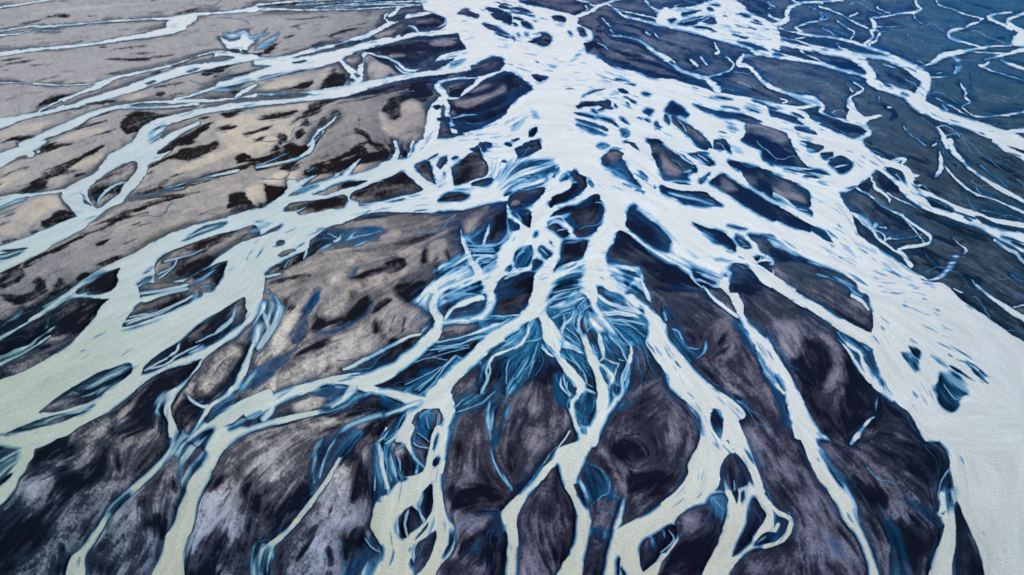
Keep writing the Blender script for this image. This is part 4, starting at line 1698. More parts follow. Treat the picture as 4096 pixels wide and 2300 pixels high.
def shape_sd(k, P, closed):
    """signed distance to a stroke or a filled outline, in its own window"""
    if closed:
        w = win(P[:, 0].min() - PAD, P[:, 0].max() + PAD, P[:, 1].min() - PAD, P[:, 1].max() + PAD)
        if w is None: return None
        i0, i1, j0, j1 = w
        sd = np.full((j1 - j0, i1 - i0), PAD, np.float32)
        segdist(sd, (i0, j0), P, None, True)
        ins = np.zeros(sd.shape, bool)
        n = len(P)
        for q in range(n):
            a, b = P[q], P[(q + 1) % n]
            if a[1] == b[1]: continue
            lo, hi = min(a[1], b[1]) - 2, max(a[1], b[1]) + 2
            r0 = max(j0, int((lo - Y0) / STEP)); r1 = min(j1, int((hi - Y0) / STEP) + 2)
            if r1 <= r0: continue
            Y = WY[r0:r1, i0:i1]; X = WX[r0:r1, i0:i1]
            ins[r0 - j0:r1 - j0] ^= ((a[1] > Y) != (b[1] > Y)) & (X < (b[0] - a[0]) * (Y - a[1]) / (b[1] - a[1]) + a[0])
        return np.where(ins, -sd, sd), w
    rad = P[:, 2].copy()
    if k in 'edls':
        L = np.concatenate([[0], np.cumsum(np.hypot(np.diff(P[:, 0]), np.diff(P[:, 1])))])
        t = L / max(L[-1], 1e-6)
        rad *= np.clip(4 * t * (1 - t) * 1.15, 0.08, 1) ** 0.6
    elif k in 'tv':
        L = np.concatenate([[0], np.cumsum(np.hypot(np.diff(P[:, 0]), np.diff(P[:, 1])))])
        q = np.minimum(L, L[-1] - L) / (4.0 if k == 't' else 9.0)
        rad = np.maximum(rad * np.clip(q + .15, 0, 1) ** .6, 0.3)
    R = rad.max() + PAD
    w = win(P[:, 0].min() - R, P[:, 0].max() + R, P[:, 1].min() - R, P[:, 1].max() + R)
    if w is None: return None
    i0, i1, j0, j1 = w
    sd = np.full((j1 - j0, i1 - i0), PAD, np.float32)
    segdist(sd, (i0, j0), P, rad, False)
    return sd, w

def box(a, r):
    for ax in (0, 1):
        p = [(0, 0), (0, 0)]; p[ax] = (r + 1, r)
        c = np.cumsum(np.pad(a, p, mode='edge'), axis=ax, dtype=np.float64)
        n = a.shape[ax]
        hi = np.take(c, np.arange(n) + 2 * r + 1 - 0, axis=ax); lo = np.take(c, np.arange(n), axis=ax)
        a = ((hi - lo) / (2 * r + 1)).astype(np.float32)
    return a

def blur(a, r):
    return box(box(a, r), r)

def up(c, cell):
    """bilinear lookup of a coarse picture-plane grid"""
    h, w = c.shape
    x = np.clip((PX - X0) / cell - .5, 0, w - 1.001); y = np.clip((PY - Y0) / cell - .5, 0, h - 1.001)
    xi = x.astype(int); yi = y.astype(int); fx = x - xi; fy = y - yi
    return ((c[yi, xi] * (1 - fx) + c[yi, xi + 1] * fx) * (1 - fy) + (c[yi + 1, xi] * (1 - fx) + c[yi + 1, xi + 1] * fx) * fy).astype(np.float32)

def flow_field(items):
    cell = 6.0
    w, h = int((X1 - X0) / cell) + 2, int((Y1 - Y0) / cell) + 2
    A = np.zeros((h, w)); B = np.zeros((h, w))
    for k, P, closed in items:
        Q = P[:, :2]
        d = np.diff(Q, axis=0); m = (Q[1:] + Q[:-1]) / 2
        L = np.hypot(d[:, 0], d[:, 1]) + 1e-9
        th = np.arctan2(d[:, 1], d[:, 0])
        g = {'c': 2.0, 't': .8, 'v': 1.2, 'e': 1.5, 'd': 1.5, 'l': 1.2, 'P': 1.0, 'i': .7}.get(k, .35)
        xi = ((m[:, 0] - X0) / cell).astype(int); yi = ((m[:, 1] - Y0) / cell).astype(int)
        ok = (xi >= 0) & (xi < w) & (yi >= 0) & (yi < h)
        np.add.at(A, (yi[ok], xi[ok]), (g * L * np.cos(2 * th))[ok])
        np.add.at(B, (yi[ok], xi[ok]), (g * L * np.sin(2 * th))[ok])
    a = b = 0
    for r, wt in ((1, 1.0), (3, .5), (8, .25), (20, .1)):
        a = a + wt * blur(A.astype(np.float32), r); b = b + wt * blur(B.astype(np.float32), r)
    a, b = up(a, cell), up(b, cell)
    th = 0.5 * np.arctan2(b, a)
    return np.cos(th).astype(np.float32), np.sin(th).astype(np.float32)

def lic(noise, vx, vy, n, st):
    """smear noise along the flow: the streaks that running water leaves"""
    acc = noise.copy(); wsum = 1.0
    for sgn in (1, -1):
        x = np.tile(np.arange(NX, dtype=np.float32), (NY, 1)); y = np.tile(np.arange(NY, dtype=np.float32)[:, None], (1, NX))
        px, py = vx * sgn, vy * sgn
        for i in range(n):
            x = np.clip(x + px * st, 0, NX - 1); y = np.clip(y + py * st, 0, NY - 1)
            xi = (x + .5).astype(np.int32).clip(0, NX - 1); yi = (y + .5).astype(np.int32).clip(0, NY - 1)
            qx = vx[yi, xi]; qy = vy[yi, xi]
            s = np.where(qx * px + qy * py < 0, -1, 1).astype(np.float32)
            px, py = qx * s, qy * s
            wt = 1 - (i + 1) / (n + 1)
            acc += wt * noise[yi, xi]; wsum += wt
    acc /= wsum
    acc -= acc.mean(); acc /= acc.std() + 1e-6
    return acc

def ss(a, b, x):
    return fade(np.clip((x - a) / (b - a), 0, 1))

def srgb2lin(c):
    c = np.asarray(c, np.float32) / 255.0
    return np.where(c <= .04045, c / 12.92, ((c + .055) / 1.055) ** 2.4)

ZX = [0, 256, 512, 768, 1024]; ZY = [0, 190, 380, 575]
def zone(tab):
    """a slowly changing colour over the plain, painted sky reflection included"""
    T = srgb2lin(np.array(tab, np.float32))
    x = np.clip(PX, 0, 1023.9) / 256.0; xi = x.astype(int); fx = fade(x - xi)
    yk = np.clip(np.interp(PY, ZY, [0, 1, 2, 3]), 0, 2.999); yi = yk.astype(int); fy = fade(yk - yi)
    fx = fx[..., None]; fy = fy[..., None]
    return ((T[yi, xi] * (1 - fx) + T[yi, xi + 1] * fx) * (1 - fy) + (T[yi + 1, xi] * (1 - fx) + T[yi + 1, xi + 1] * fx) * fy).astype(np.float32)

MID = [[(170,168,167),(168,166,165),(98,102,122),(72,98,130),(40,94,128)],  # land tones; bluer right columns hold painted sky reflection off wet sand
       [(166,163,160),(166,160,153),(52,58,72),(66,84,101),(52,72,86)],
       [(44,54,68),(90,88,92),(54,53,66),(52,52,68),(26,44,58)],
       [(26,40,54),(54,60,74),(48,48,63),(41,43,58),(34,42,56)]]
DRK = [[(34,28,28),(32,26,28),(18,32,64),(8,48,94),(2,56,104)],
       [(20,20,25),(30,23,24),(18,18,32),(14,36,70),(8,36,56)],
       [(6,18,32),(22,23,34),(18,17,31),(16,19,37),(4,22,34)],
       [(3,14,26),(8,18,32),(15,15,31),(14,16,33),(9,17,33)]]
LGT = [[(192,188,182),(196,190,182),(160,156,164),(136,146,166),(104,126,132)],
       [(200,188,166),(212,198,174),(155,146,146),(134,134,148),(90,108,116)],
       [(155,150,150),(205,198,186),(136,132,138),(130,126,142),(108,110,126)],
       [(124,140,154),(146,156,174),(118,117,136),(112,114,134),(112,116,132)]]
WTH = [[(220,229,238),(226,233,242),(228,234,244),(226,236,248),(216,230,244)],  # thick water; whiter, bluer upper rows hold painted sky reflection
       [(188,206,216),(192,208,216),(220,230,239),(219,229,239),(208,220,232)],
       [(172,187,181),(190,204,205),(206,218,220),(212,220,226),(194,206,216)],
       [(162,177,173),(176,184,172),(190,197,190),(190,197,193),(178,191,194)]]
# water made thin: how blue the glacial milk reads
TH1 = [[(10,62,104),(10,62,108),(4,70,142),(4,76,150),(2,80,150)], [(12,50,74),(10,54,92),(5,82,148),(7,80,144),(5,66,120)],
       [(10,50,76),(8,60,118),(7,84,138),(9,74,130),(7,66,110)], [(10,58,82),(10,60,104),(10,62,114),(10,56,108),(10,54,90)]]
TH2 = [[(115,168,202),(110,170,214),(92,168,228),(84,168,232),(56,152,216)],
       [(108,158,182),(95,160,200),(88,168,226),(96,170,226),(62,136,196)],
       [(92,138,156),(90,150,190),(76,162,212),(80,152,206),(66,136,186)],
       [(86,134,148),(90,146,178),(72,136,184),(74,130,180),(80,134,168)]]
RIV = [[.3,.5,.9,1.2,1.3],[.5,.7,1.6,1.4,1.0],[.9,1.2,2.0,1.2,.7],[1.0,1.2,1.5,1.1,.5]]
SLT = [[.3,.8,2.6,3.0,1.0],[.2,.5,1.6,2.4,.6],[.01,.2,.5,.5,.03],[.01,.06,.1,.1,.0]]
STR = [[.9,.9,.8,.8,.7],[1.1,1.1,.6,.6,.7],[.8,.7,.35,.35,.4],[.4,.4,.3,.3,.3]]
# how wide the blue fringe of seeping water is
WETX = [[2.5,4,10,8,5],[3,4,9,7,5],[4,4.5,8,7,6],[4.5,4.5,5,5,6]]
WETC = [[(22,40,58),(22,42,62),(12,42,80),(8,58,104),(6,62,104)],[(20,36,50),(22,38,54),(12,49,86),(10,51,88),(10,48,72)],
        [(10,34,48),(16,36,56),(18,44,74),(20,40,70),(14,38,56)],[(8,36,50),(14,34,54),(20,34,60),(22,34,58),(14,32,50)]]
STK = [[.30,.30,.6,.6,.5],[.38,.45,.8,.8,.7],[.9,.9,1.15,1.15,.9],[1.35,1.3,1.25,1.25,1.1]]
HAL = [[.25,.35,.6,.7,.6],[.25,.5,1.0,.9,.7],[.5,.8,1.2,1.0,.6],[.6,.9,1.1,1.0,.8]]

def zone1(tab):
    T = np.array(tab, np.float32)
    x = np.clip(PX, 0, 1023.9) / 256.0; xi = x.astype(int); fx = x - xi
    yk = np.clip(np.interp(PY, ZY, [0, 1, 2, 3]), 0, 2.999); yi = yk.astype(int); fy = yk - yi
    return ((T[yi, xi] * (1 - fx) + T[yi, xi + 1] * fx) * (1 - fy) + (T[yi + 1, xi] * (1 - fx) + T[yi + 1, xi + 1] * fx) * fy).astype(np.float32)

SRC = (548.0, 30.0)
def streamline(x, y, n, st, vx, vy, wander, ph):
    """follow the flow downstream from a point, wandering as rivulets do"""
    pts = [(x, y)]; h = None
    for i in range(n):
        a = int((x - X0) / STEP); b = int((y - Y0) / STEP)
        if not (0 <= a < NX and 0 <= b < NY): break
        dx, dy = float(vx[b, a]), float(vy[b, a])
        rx, ry = (x - SRC[0], y - SRC[1]) if h is None else h
        if dx * rx + dy * ry < 0: dx, dy = -dx, -dy
        w = wander * (math.sin(i * .21 + ph) + .6 * math.sin(i * .53 + 2.1 * ph))
        c, s_ = math.cos(w), math.sin(w)
        dx, dy = dx * c - dy * s_, dx * s_ + dy * c
        if h is not None:
            dx, dy = dx * .5 + h[0] * .5, dy * .5 + h[1] * .5
        l = math.hypot(dx, dy) + 1e-6
        h = (dx / l, dy / l)
        x += h[0] * st; y += h[1] * st
        pts.append((x, y))
    return pts

def scatter(n, dens, vx, vy, seed, lo, hi, wlo, whi, wander, lens, alo, ahi):
    """n flow-following hair strokes, thick where dens is high -> coverage field"""
    R = np.random.default_rng(seed)
    H = np.zeros((NY, NX), np.float32)
    p = np.clip(dens, 0, None).ravel().astype(np.float64); p /= p.sum()
    pick = R.choice(p.size, n, p=p)
    for q in pick:
        y, x = PY.ravel()[q], PX.ravel()[q]
        L = R.uniform(lo, hi) * (.55 + .45 * y / 575)
        pts = streamline(float(x), float(y), max(3, int(L / 2.2)), 2.2, vx, vy, wander, R.uniform(0, 6.28))
        if len(pts) < 3: continue
        P = np.array(pts); m = len(P)
        t = np.linspace(0, 1, m)
        sc = (.6 + .4 * y / 575)
        rad = R.uniform(wlo, whi) * .5 * sc * ((np.clip(4 * t * (1 - t), .03, 1) ** .6) if lens else (1 - .7 * t))
        rad = np.maximum(rad, .12)
        w = win(P[:, 0].min() - 4, P[:, 0].max() + 4, P[:, 1].min() - 4, P[:, 1].max() + 4)
        if w is None: continue
        i0, i1, j0, j1 = w
        sd = np.full((j1 - j0, i1 - i0), 3.0, np.float32)
        segdist(sd, (i0, j0), P, rad, False, 2.5)
        cov = np.clip(.5 - sd / 1.0, 0, 1) * R.uniform(alo, ahi)
        np.maximum(H[j0:j1, i0:i1], cov, out=H[j0:j1, i0:i1])
    return H

def build_fields(DATA):
    F = {}
    items = parse(DATA)
    vx, vy = flow_field(items)
    white = RNG.random((NY, NX)).astype(np.float32)
    l1 = lic(blur(white, 1), vx, vy, 14, 1.2)                             # fine streaks
    n2 = fbm(GX / 0.9, GY / 1.3, 2, 1).astype(np.float32)
    l2 = lic(n2, vx, vy, 18, 2.0)                                # metre-wide streaks
    n3 = fbm(GX / 3.0, GY / 4.0, 3, 3).astype(np.float32)
    l3 = lic(n3, vx, vy, 18, 3.0)                                # broad streaks
    l4 = lic(fbm(GX / 1.6, GY / 2.2, 4, 5).astype(np.float32), vx, vy, 7, 1.3)   # crisp mottling
    l5 = lic(fbm(GX / 6.0, GY / 8.0, 5, 1).astype(np.float32), vx, vy, 12, 2.0)
    big = fbm(GX / 14.0, GY / 18.0, 4, 2).astype(np.float32)
    big = (big - big.mean()) / big.std()
    med = fbm(GX / 4.0, GY / 4.0, 4, 4).astype(np.float32)
    med = (med - med.mean()) / med.std()
    Dw = np.full((NY, NX), PAD, np.float32)
    Dt = np.full((NY, NX), PAD, np.float32)
    for phase in ('cP', 'ie', 't'):
        for k, P, closed in items:
            if k not in phase: continue
            r = shape_sd(k, P, closed)
            if r is None: continue
            sd, (i0, i1, j0, j1) = r
            s = (Dt if phase == 't' else Dw)[j0:j1, i0:i1]
            if phase == 'ie':
                np.maximum(s, -sd, out=s)
            else:
                np.minimum(s, sd, out=s)
    A = np.zeros((NY, NX), np.float32)          # veils
    T = np.zeros((NY, NX), np.float32)          # sand tone offset
    Sh = np.zeros((NY, NX), np.float32)         # shallows
    Bl = np.zeros((NY, NX), np.float32)         # seeping blue pools
    jag = l2 * .55 + l3 * .5 + l1 * .2 + med * .4
    for k, P, closed in items:
        if k not in 'vVdDlLBSsie': continue
        r = shape_sd(k, P, closed)
        if r is None: continue
        sd, (i0, i1, j0, j1) = r
        q = (slice(j0, j1), slice(i0, i1))
        if k in 'ie':
            cov = np.clip(.5 - (sd + jag[q] * .6) / 2.4, 0, 1)
            T[q] += ((-.62 + .30 * l5[q] + .15 * big[q]) - T[q]) * cov * .9
        elif k in 'vV':
            e = 3.4 if k == 'V' else np.clip(P[:, 2].mean() * 1.0, .7, 2.6)
            cov = np.clip(.5 - (sd + jag[q] * (1.2 if k == 'V' else .6)) / (2 * e), 0, 1)
            np.maximum(A[q], cov, out=A[q])
        elif k in 'Ss':
            e = 1.7 if k == 'S' else .9
            cov = np.clip(.5 - (sd + jag[q] * (.9 if k == 'S' else .4)) / (2 * e), 0, 1)
            np.maximum(Sh[q], cov, out=Sh[q])
        elif k == 'B':
            cov = np.clip(.5 - (sd + jag[q] * 1.8) / 7.0, 0, 1)
            np.maximum(Bl[q], cov, out=Bl[q])
        else:
            low = float(np.clip((P[:, 1].mean() - 230) / 200, 0, 1))
            e = (1.0 + 1.3 * low if k in 'dl' else (2.2 if k == 'L' else 1.3) + (3.2 if k == 'L' else 2.2) * low)
            j = min(1.0, .2 + .4 * P[:, 2].mean()) if k in 'dl' else .9 + 2.4 * low
            cov = np.clip(.5 - (sd + jag[q] * j) / (2 * e), 0, 1)
            if k in 'dl' : cov = cov * .95
            tgt = -1.0 if k in 'dD' else 1.0
            T[q] += (tgt - T[q]) * cov * (.95 if k in 'dD' else .8 - .2 * low)
            if k in 'lL': Bl[q] *= 1 - cov
    F.update(vx=vx, vy=vy, l1=l1, l2=l2, l3=l3, big=big, med=med, Dw=Dw, A=A, T=T, Bl=Bl)
    hal = zone1(HAL)
    n01 = ss(-1.5, 1.5, big * .7 + l3 * .6)
    n01b = ss(-1.5, 1.5, -big * .5 + med * .5 + l3 * .5)
    # milk: how thick the glacial milk lies
    De = Dw + jag * .25
    e_ = .45 + 1.7 * hal * ss(.42, .92, n01b)
    core = np.clip(.5 - (De + .4 * (e_ - .45)) / (2 * e_), 0, 1)
    rim = np.clip(.90 - .24 * np.minimum(hal, 1.1) * ss(.3, .8, n01b), .6, .92)
    thick = rim + (1 - rim) * ss(0, 4.5, -Dw) + .03 * l2 + .015 * l1
    streak = ss(-1.4, 1.6, .35 * l1 + .95 * l2 + .45 * l3)
    fringe = np.exp(-np.maximum(De, 0) / (1.9 * hal + .25)) * hal * (.02 + .28 * streak) * ss(.4, .95, n01)
    M = np.maximum(core * thick, np.where(De > -1, np.minimum(fringe, .42) * (Dw > -1), 0))
    M = M - .11 * ss(.5, 2.4, .8 * l3 + .8 * big + .15 * l2) * ss(.5, 3, -Dw)
    veil = np.clip(.18 + .70 * streak + .08 * l3, 0, .96)
    M = M + (veil - M) * A * .92
    Bl = np.maximum(Bl, Sh * .9)
    shoal = np.clip(.05 + .16 * streak + .08 * l3 + .05 * l2 + .30 * np.exp(-np.maximum(Dw, 0) / 2.2) * (Dw > 0), 0, .5)
    M = M + (shoal - M) * Sh * .94
    Dw = np.minimum(Dw, Dt)
    F['Dw'] = Dw
    M = np.maximum(M, np.clip(.5 - (Dt + jag * .15) / 1.3, 0, 1) * (.72 + .22 * streak + .04 * l3))
    bmilk = np.clip(.06 + .13 * streak + .05 * l3 + .34 * np.exp(-np.maximum(De, 0) / 2.6), 0, .5)
    M = np.maximum(M, bmilk * ss(.25, .8, Bl) * (core < .5))
    # hair-thin rivulets threading the shallows and the bars
    near = np.exp(-np.maximum(Dw, 0) / 5.0) * (Dw > .5)
    pool = np.maximum(A * .8, Bl)
    d1 = zone1(RIV) * (near * .25 * n01 + 1.6 * np.maximum(pool, Sh)) * (Dw > .3) * (Dw < 12)
    H1 = scatter(1900, d1, vx, vy, 11, 14, 60, .25, .8, .38, False, .2, .75)
    d4 = zone1([[.1,.2,.6,1.6,2.2],[.05,.1,.3,.9,1.2],[.02,.02,.02,.03,.1],[0,0,0,0,0]]) * (Dw > 2) * (.3 + n01)
    H4 = scatter(80, d4, vx, vy, 21, 25, 110, .5, 1.4, .55, False, .45, .95)
    M = np.maximum(M, H4 * .8)
    M = np.where(Dw > -.5, np.maximum(M, H1 * (.4 + .45 * n01)), M)
    # slits of clear blue where the broad water is only ankle deep
    d2 = zone1(SLT) * (Dw < -1.0) * ss(-.3, 1.0, big + .4 * l3) * (A < .5)
    H2 = scatter(620, d2, vx, vy, 12, 6, 26, .5, 2.8, .10, True, .3, .95)
    M = M * (1 - .80 * H2)
    H3 = scatter(260, pool * (Dw > -3), vx, vy, 13, 8, 30, .6, 1.8, .15, True, .4, .9)
    M = M * (1 - .7 * H3)
    M = np.clip(M, 0, 1)
    F['M'] = M
    # sand: wet and dark along the water, dry and pale away from it
    ext = zone1(WETX) * (.12 + 1.75 * n01 ** 1.5)
    wet = np.clip(1.25 - (np.maximum(Dw, 0) + .5 * l2) / ext, 0, 1) ** 1.3
    grain = blur(RNG.random((NY, NX)).astype(np.float32), 1); grain = (grain - grain.mean()) / grain.std()
    k = zone1(STK)
    tone = .5 + T * .48 + k * (.055 * l2 + .045 * l3 + .05 * l1) + k * (.06 * l4 + .09 * l5) + (.02 + .045 * k) * big + .03 * k * med + .018 * grain
    dry = (Dw > 1.5) * (1 - Bl)
    S1 = scatter(420, zone1(STR) * dry * (.3 + n01), vx, vy, 14, 8, 42, .5, 2.6, .12, True, .3, .95)
    S2 = scatter(450, zone1(STR) * dry * (1.3 - n01), vx, vy, 15, 8, 40, .5, 2.0, .12, True, .25, .8)
    low = ss(230, 430, PY)
    tone = tone + grain * (.02 + low * (.01 + .05 * np.clip(T, 0, 1)))
    tone = tone - .42 * S1 + .22 * S2
    tone = np.clip(tone, 0, 1.15)
    F['tone'] = tone
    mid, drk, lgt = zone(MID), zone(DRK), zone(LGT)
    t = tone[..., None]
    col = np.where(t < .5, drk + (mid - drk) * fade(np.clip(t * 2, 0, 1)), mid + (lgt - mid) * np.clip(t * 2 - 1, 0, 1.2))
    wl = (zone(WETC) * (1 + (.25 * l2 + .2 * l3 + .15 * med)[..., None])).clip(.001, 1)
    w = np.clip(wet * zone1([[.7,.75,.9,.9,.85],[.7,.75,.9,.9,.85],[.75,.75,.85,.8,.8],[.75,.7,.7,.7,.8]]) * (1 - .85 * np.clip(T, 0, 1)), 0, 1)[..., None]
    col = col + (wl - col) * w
    bl = (ss(.15, .85, Bl + .10 * l2 + .08 * l5) * np.clip(.62 + .16 * l4 + .16 * l5 + .08 * l2, .2, 1))[..., None]
    pool_c = zone(TH1) * np.array([.55, .80, .62], np.float32) * (1 + (.22 * l5 + .15 * l2)[..., None])
    col = col + (np.clip(pool_c, .002, 1) - col) * bl
    F['wet'] = np.maximum(wet, Bl)
    F['col'] = np.clip(col, .002, .9).astype(np.float32)
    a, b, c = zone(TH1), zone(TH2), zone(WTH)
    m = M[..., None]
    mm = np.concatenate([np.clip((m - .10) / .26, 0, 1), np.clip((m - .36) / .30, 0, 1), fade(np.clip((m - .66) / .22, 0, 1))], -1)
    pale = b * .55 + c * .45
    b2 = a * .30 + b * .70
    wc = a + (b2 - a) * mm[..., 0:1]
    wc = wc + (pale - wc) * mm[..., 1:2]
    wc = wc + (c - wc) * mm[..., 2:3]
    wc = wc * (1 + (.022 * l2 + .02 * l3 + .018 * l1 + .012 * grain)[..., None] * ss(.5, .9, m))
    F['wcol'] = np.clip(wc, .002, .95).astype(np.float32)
    F['alpha'] = ss(.03, .40, M)
    return F

LAND_E = (.96, 1.0, 1.05); WATER_E = (1.1, 1.08, .99); EXPOSURE = 0.5
LIST_BARS = False
BAR_LABELS = [
    (341, 304, 'largest bar, grey brown with pale tan mounds and blue seeps, left of the river fan'),
    (817, 284, 'long charcoal bar narrowing to a dark point against the broad river on the right'),
    (480, 102, 'dark brown bar with a tan crest pressed against the left bank of the white trunk'),
    (191, 274, 'black bar with white threads, uppermost in the wide cream channel on the left'),
    (414, 52, 'streaked dark brown bar left of the white trunk near the top edge'),
    (424, 372, 'blue black bar crossed by seeping rivulets between the two cream channels below the fan'),
    (768, 143, 'broad slate grey bar with a navy lower half among the white braids on the right'),
    (514, 294, 'square purple brown bar hemmed by blue shallows at the upper left of the fan'),
    (575, 350, 'tapering dark bar under the blue fan between two long pale channels'),
    (204, 334, 'black bar with white threads along the lower bank of the wide cream channel'),
    (763, 206, 'long brown bar with a pale tan crest at its head in the right braids'),
    (774, 186, 'broad purple brown bar just above the long bar with the tan crest'),
    (88, 390, 'leaf shaped bar streaked with blue shallows in the wide cream channel at lower left'),
    (584, 216, 'rounded purple brown bar with blue pools on its left side at the central fork'),
    (387, 189, 'dark wedge of gravel with one sharp peak between two channels left of the trunk'),
    (648, 230, 'slim dark bar right of the central fork with a white veil along its upper side'),
    (670, 162, 'dark bar with a feathered blue lower edge right of the white trunk'),
    (111, 184, 'oval black bar with one white thread inside the forked channel at far left'),
    (425, 432, 'small bar laced with blue rivulets above the twin cream channel at the bottom'),
    (472, 166, 'angular black bar among the small white channels left of the trunk'),
    (894, 75, 'dark blue bar enclosed by the loop of the farthest right white channel'),
    (836, 45, 'thin slate blue bar, upper of the two between white channels at upper right'),
    (837, 62, 'navy bar, lower of the two between white channels at upper right'),
    (289, 83, 'long grey sand bar with dark smears between the two channels at upper left'),
    (137, 80, 'thin sliver of grey sand inside the split channel at upper left'),
    (605, 344, 'blue veined dark bar beside the lace of thin channels right of the fan'),
    (524, 204, 'dark oval bar left of the central fork below the blue streaked fan'),
    (877, 215, 'dark bar between a thin winding stream and the white channel on the right'),
    (751, 526, 'dark wedge between the two arms of the forked cream channel, above the bottom edge'),
    (380, 68, 'small pale tan bar with a black edge beside the streaked dark brown bar'),
    (835, 124, 'dark green blue bar under the looped stream on the right'),
    (687, 125, 'slanting bar with navy head and grey tail in the braids right of the trunk'),
    (318, 205, 'long flat dark bar in the left channel, beside the wedge with the sharp peak'),
    (692, 198, 'thin blue streaked bar on the upper edge of the wide pale channel right of centre'),
    (570, 189, 'bean shaped dark bar above the rounded purple brown bar of the central fork'),
    (618, 166, 'bar with a round brown head and a navy tail beside the white trunk'),
    (572, 251, 'small leaf shaped purple bar between the two trunks of the fan'),
    (712, 287, 'triangular dark bar below the feathered blue shallows right of centre'),
    (717, 237, 'narrow grey bar with a pale blue veil on its left side, right of centre'),
    (838, 162, 'rounded navy bar with water streaks across it where the right channels meet'),
    (528, 149, 'square black bar on the left bank of the white trunk'),
    (783, 115, 'long thin navy bar above the broad slate grey bar'),
    (502, 16, 'angular navy bar inside the white trunk close to the top edge'),
    (542, 40, 'pointed black bar near the right bank of the white trunk'),
    (427, 502, 'narrow dark bar between the cream arms of the twin channel at the bottom'),
    (717, 422, 'tiny oval dark bar inside the cream channel, upstream of its fork at lower right'),
    (426, 170, 'small black triangular bar next to the angular black bar'),
    (454, 197, 'low blue black lens of gravel in the channel below the angular black bar'),
]

# ------------------------------------------------------------------ scene
import bpy
SC = bpy.context.scene
COL = SC.collection

# the photographed reach of the plain, carried on past the picture's edges by mirroring its own pattern
xs = np.concatenate([np.arange(-150, X0, 2.6), gx[:NX], np.arange(X1 + 2, 1176, 2.6)])
ys = np.concatenate([np.arange(-46, Y0, 1.6), gy[:NY], np.arange(Y1 + 2, 668, 2.6)])
def mirror(v, a, b, n):
    v = np.where(v < a, 2 * a - v, v); v = np.where(v > b, 2 * b - v, v)
    return np.clip(np.rint((v - a) / STEP), 0, n - 1).astype(int)
IX = mirror(xs, X0, gx[-1], NX); IY = mirror(ys, Y0, gy[-1], NY)
F = build_fields(DATA)
def full(a):
    return a[IY][:, IX]
QX, QY = np.meshgrid(xs, ys)
WXY = ground(QX, QY)
NXX, NYY = len(xs), len(ys)

alpha = F['alpha']
z = ss(-.8, 3.0, F['Dw']) * (.35 + .45 * (1 - F['wet'])) + .06 * F['med'] + .015 * F['l2'] + .025 * F['l3'] + .12 * np.clip(F['big'], -1, 2) + .10 * F['T']
z = z - 1.1 * ss(0, 6, -F['Dw']) - .25
z = blur(z.astype(np.float32), 1)
z = full(z.astype(np.float32))

def grid_mesh(name, vmask_faces, zz, cols, extra=None, skirt=None):
    """one mesh from the cells of the plain chosen by vmask_faces"""
    fj, fi = np.nonzero(vmask_faces)
    v00 = fj * NXX + fi
    quads = np.stack([v00, v00 + NXX, v00 + NXX + 1, v00 + 1], 1)
    used = np.zeros(NXX * NYY, bool); used[quads.ravel()] = True
    ids = np.nonzero(used)[0]
    remap = np.zeros(NXX * NYY, np.int32); remap[ids] = np.arange(len(ids), dtype=np.int32)
    q = remap[quads]
    co = np.stack([WXY[0].ravel()[ids], WXY[1].ravel()[ids], zz.ravel()[ids]], 1).astype(np.float32)
    data = {k: np.ascontiguousarray(v.reshape(NXX * NYY, -1)[ids]) for k, v in cols.items()}
    if skirt is not None:
        e = np.concatenate([q[:, [0, 1]], q[:, [1, 2]], q[:, [2, 3]], q[:, [3, 0]]])
        n = len(co)
        key = e[:, 0].astype(np.int64) * n + e[:, 1]; rev = e[:, 1].astype(np.int64) * n + e[:, 0]
        b = e[~np.isin(key, rev)]
        bv = np.unique(b)
        m2 = np.zeros(n, np.int32); m2[bv] = n + np.arange(len(bv))
        low = co[bv].copy(); low[:, 2] = skirt
        co = np.concatenate([co, low])
        q = np.concatenate([q, np.stack([b[:, 1], b[:, 0], m2[b[:, 0]], m2[b[:, 1]]], 1)])
        data = {k: np.concatenate([v, v[bv]]) for k, v in data.items()}
    me = bpy.data.meshes.new(name)
    me.vertices.add(len(co)); me.vertices.foreach_set('co', co.ravel())
    me.loops.add(q.size); me.loops.foreach_set('vertex_index', q.ravel().astype(np.int32))
    me.polygons.add(len(q))
    me.polygons.foreach_set('loop_start', np.arange(0, q.size, 4, dtype=np.int32))
    me.polygons.foreach_set('loop_total', np.full(len(q), 4, np.int32))
    me.polygons.foreach_set('use_smooth', np.ones(len(q), bool))
    for k, v in data.items():
        if v.shape[1] == 3:
            at = me.attributes.new(k, 'FLOAT_COLOR', 'POINT')
            at.data.foreach_set('color', np.concatenate([v, np.ones((len(v), 1), np.float32)], 1).astype(np.float32).ravel())
        else:
            at = me.attributes.new(k, 'FLOAT', 'POINT')
            at.data.foreach_set('value', v.astype(np.float32).ravel())
    me.update(); me.validate()
    return me

# ------------------------------------------------------------------ materials
def nodes(name):
    m = bpy.data.materials.new(name); m.use_nodes = True
    nt = m.node_tree
    return m, nt, nt.nodes['Principled BSDF']

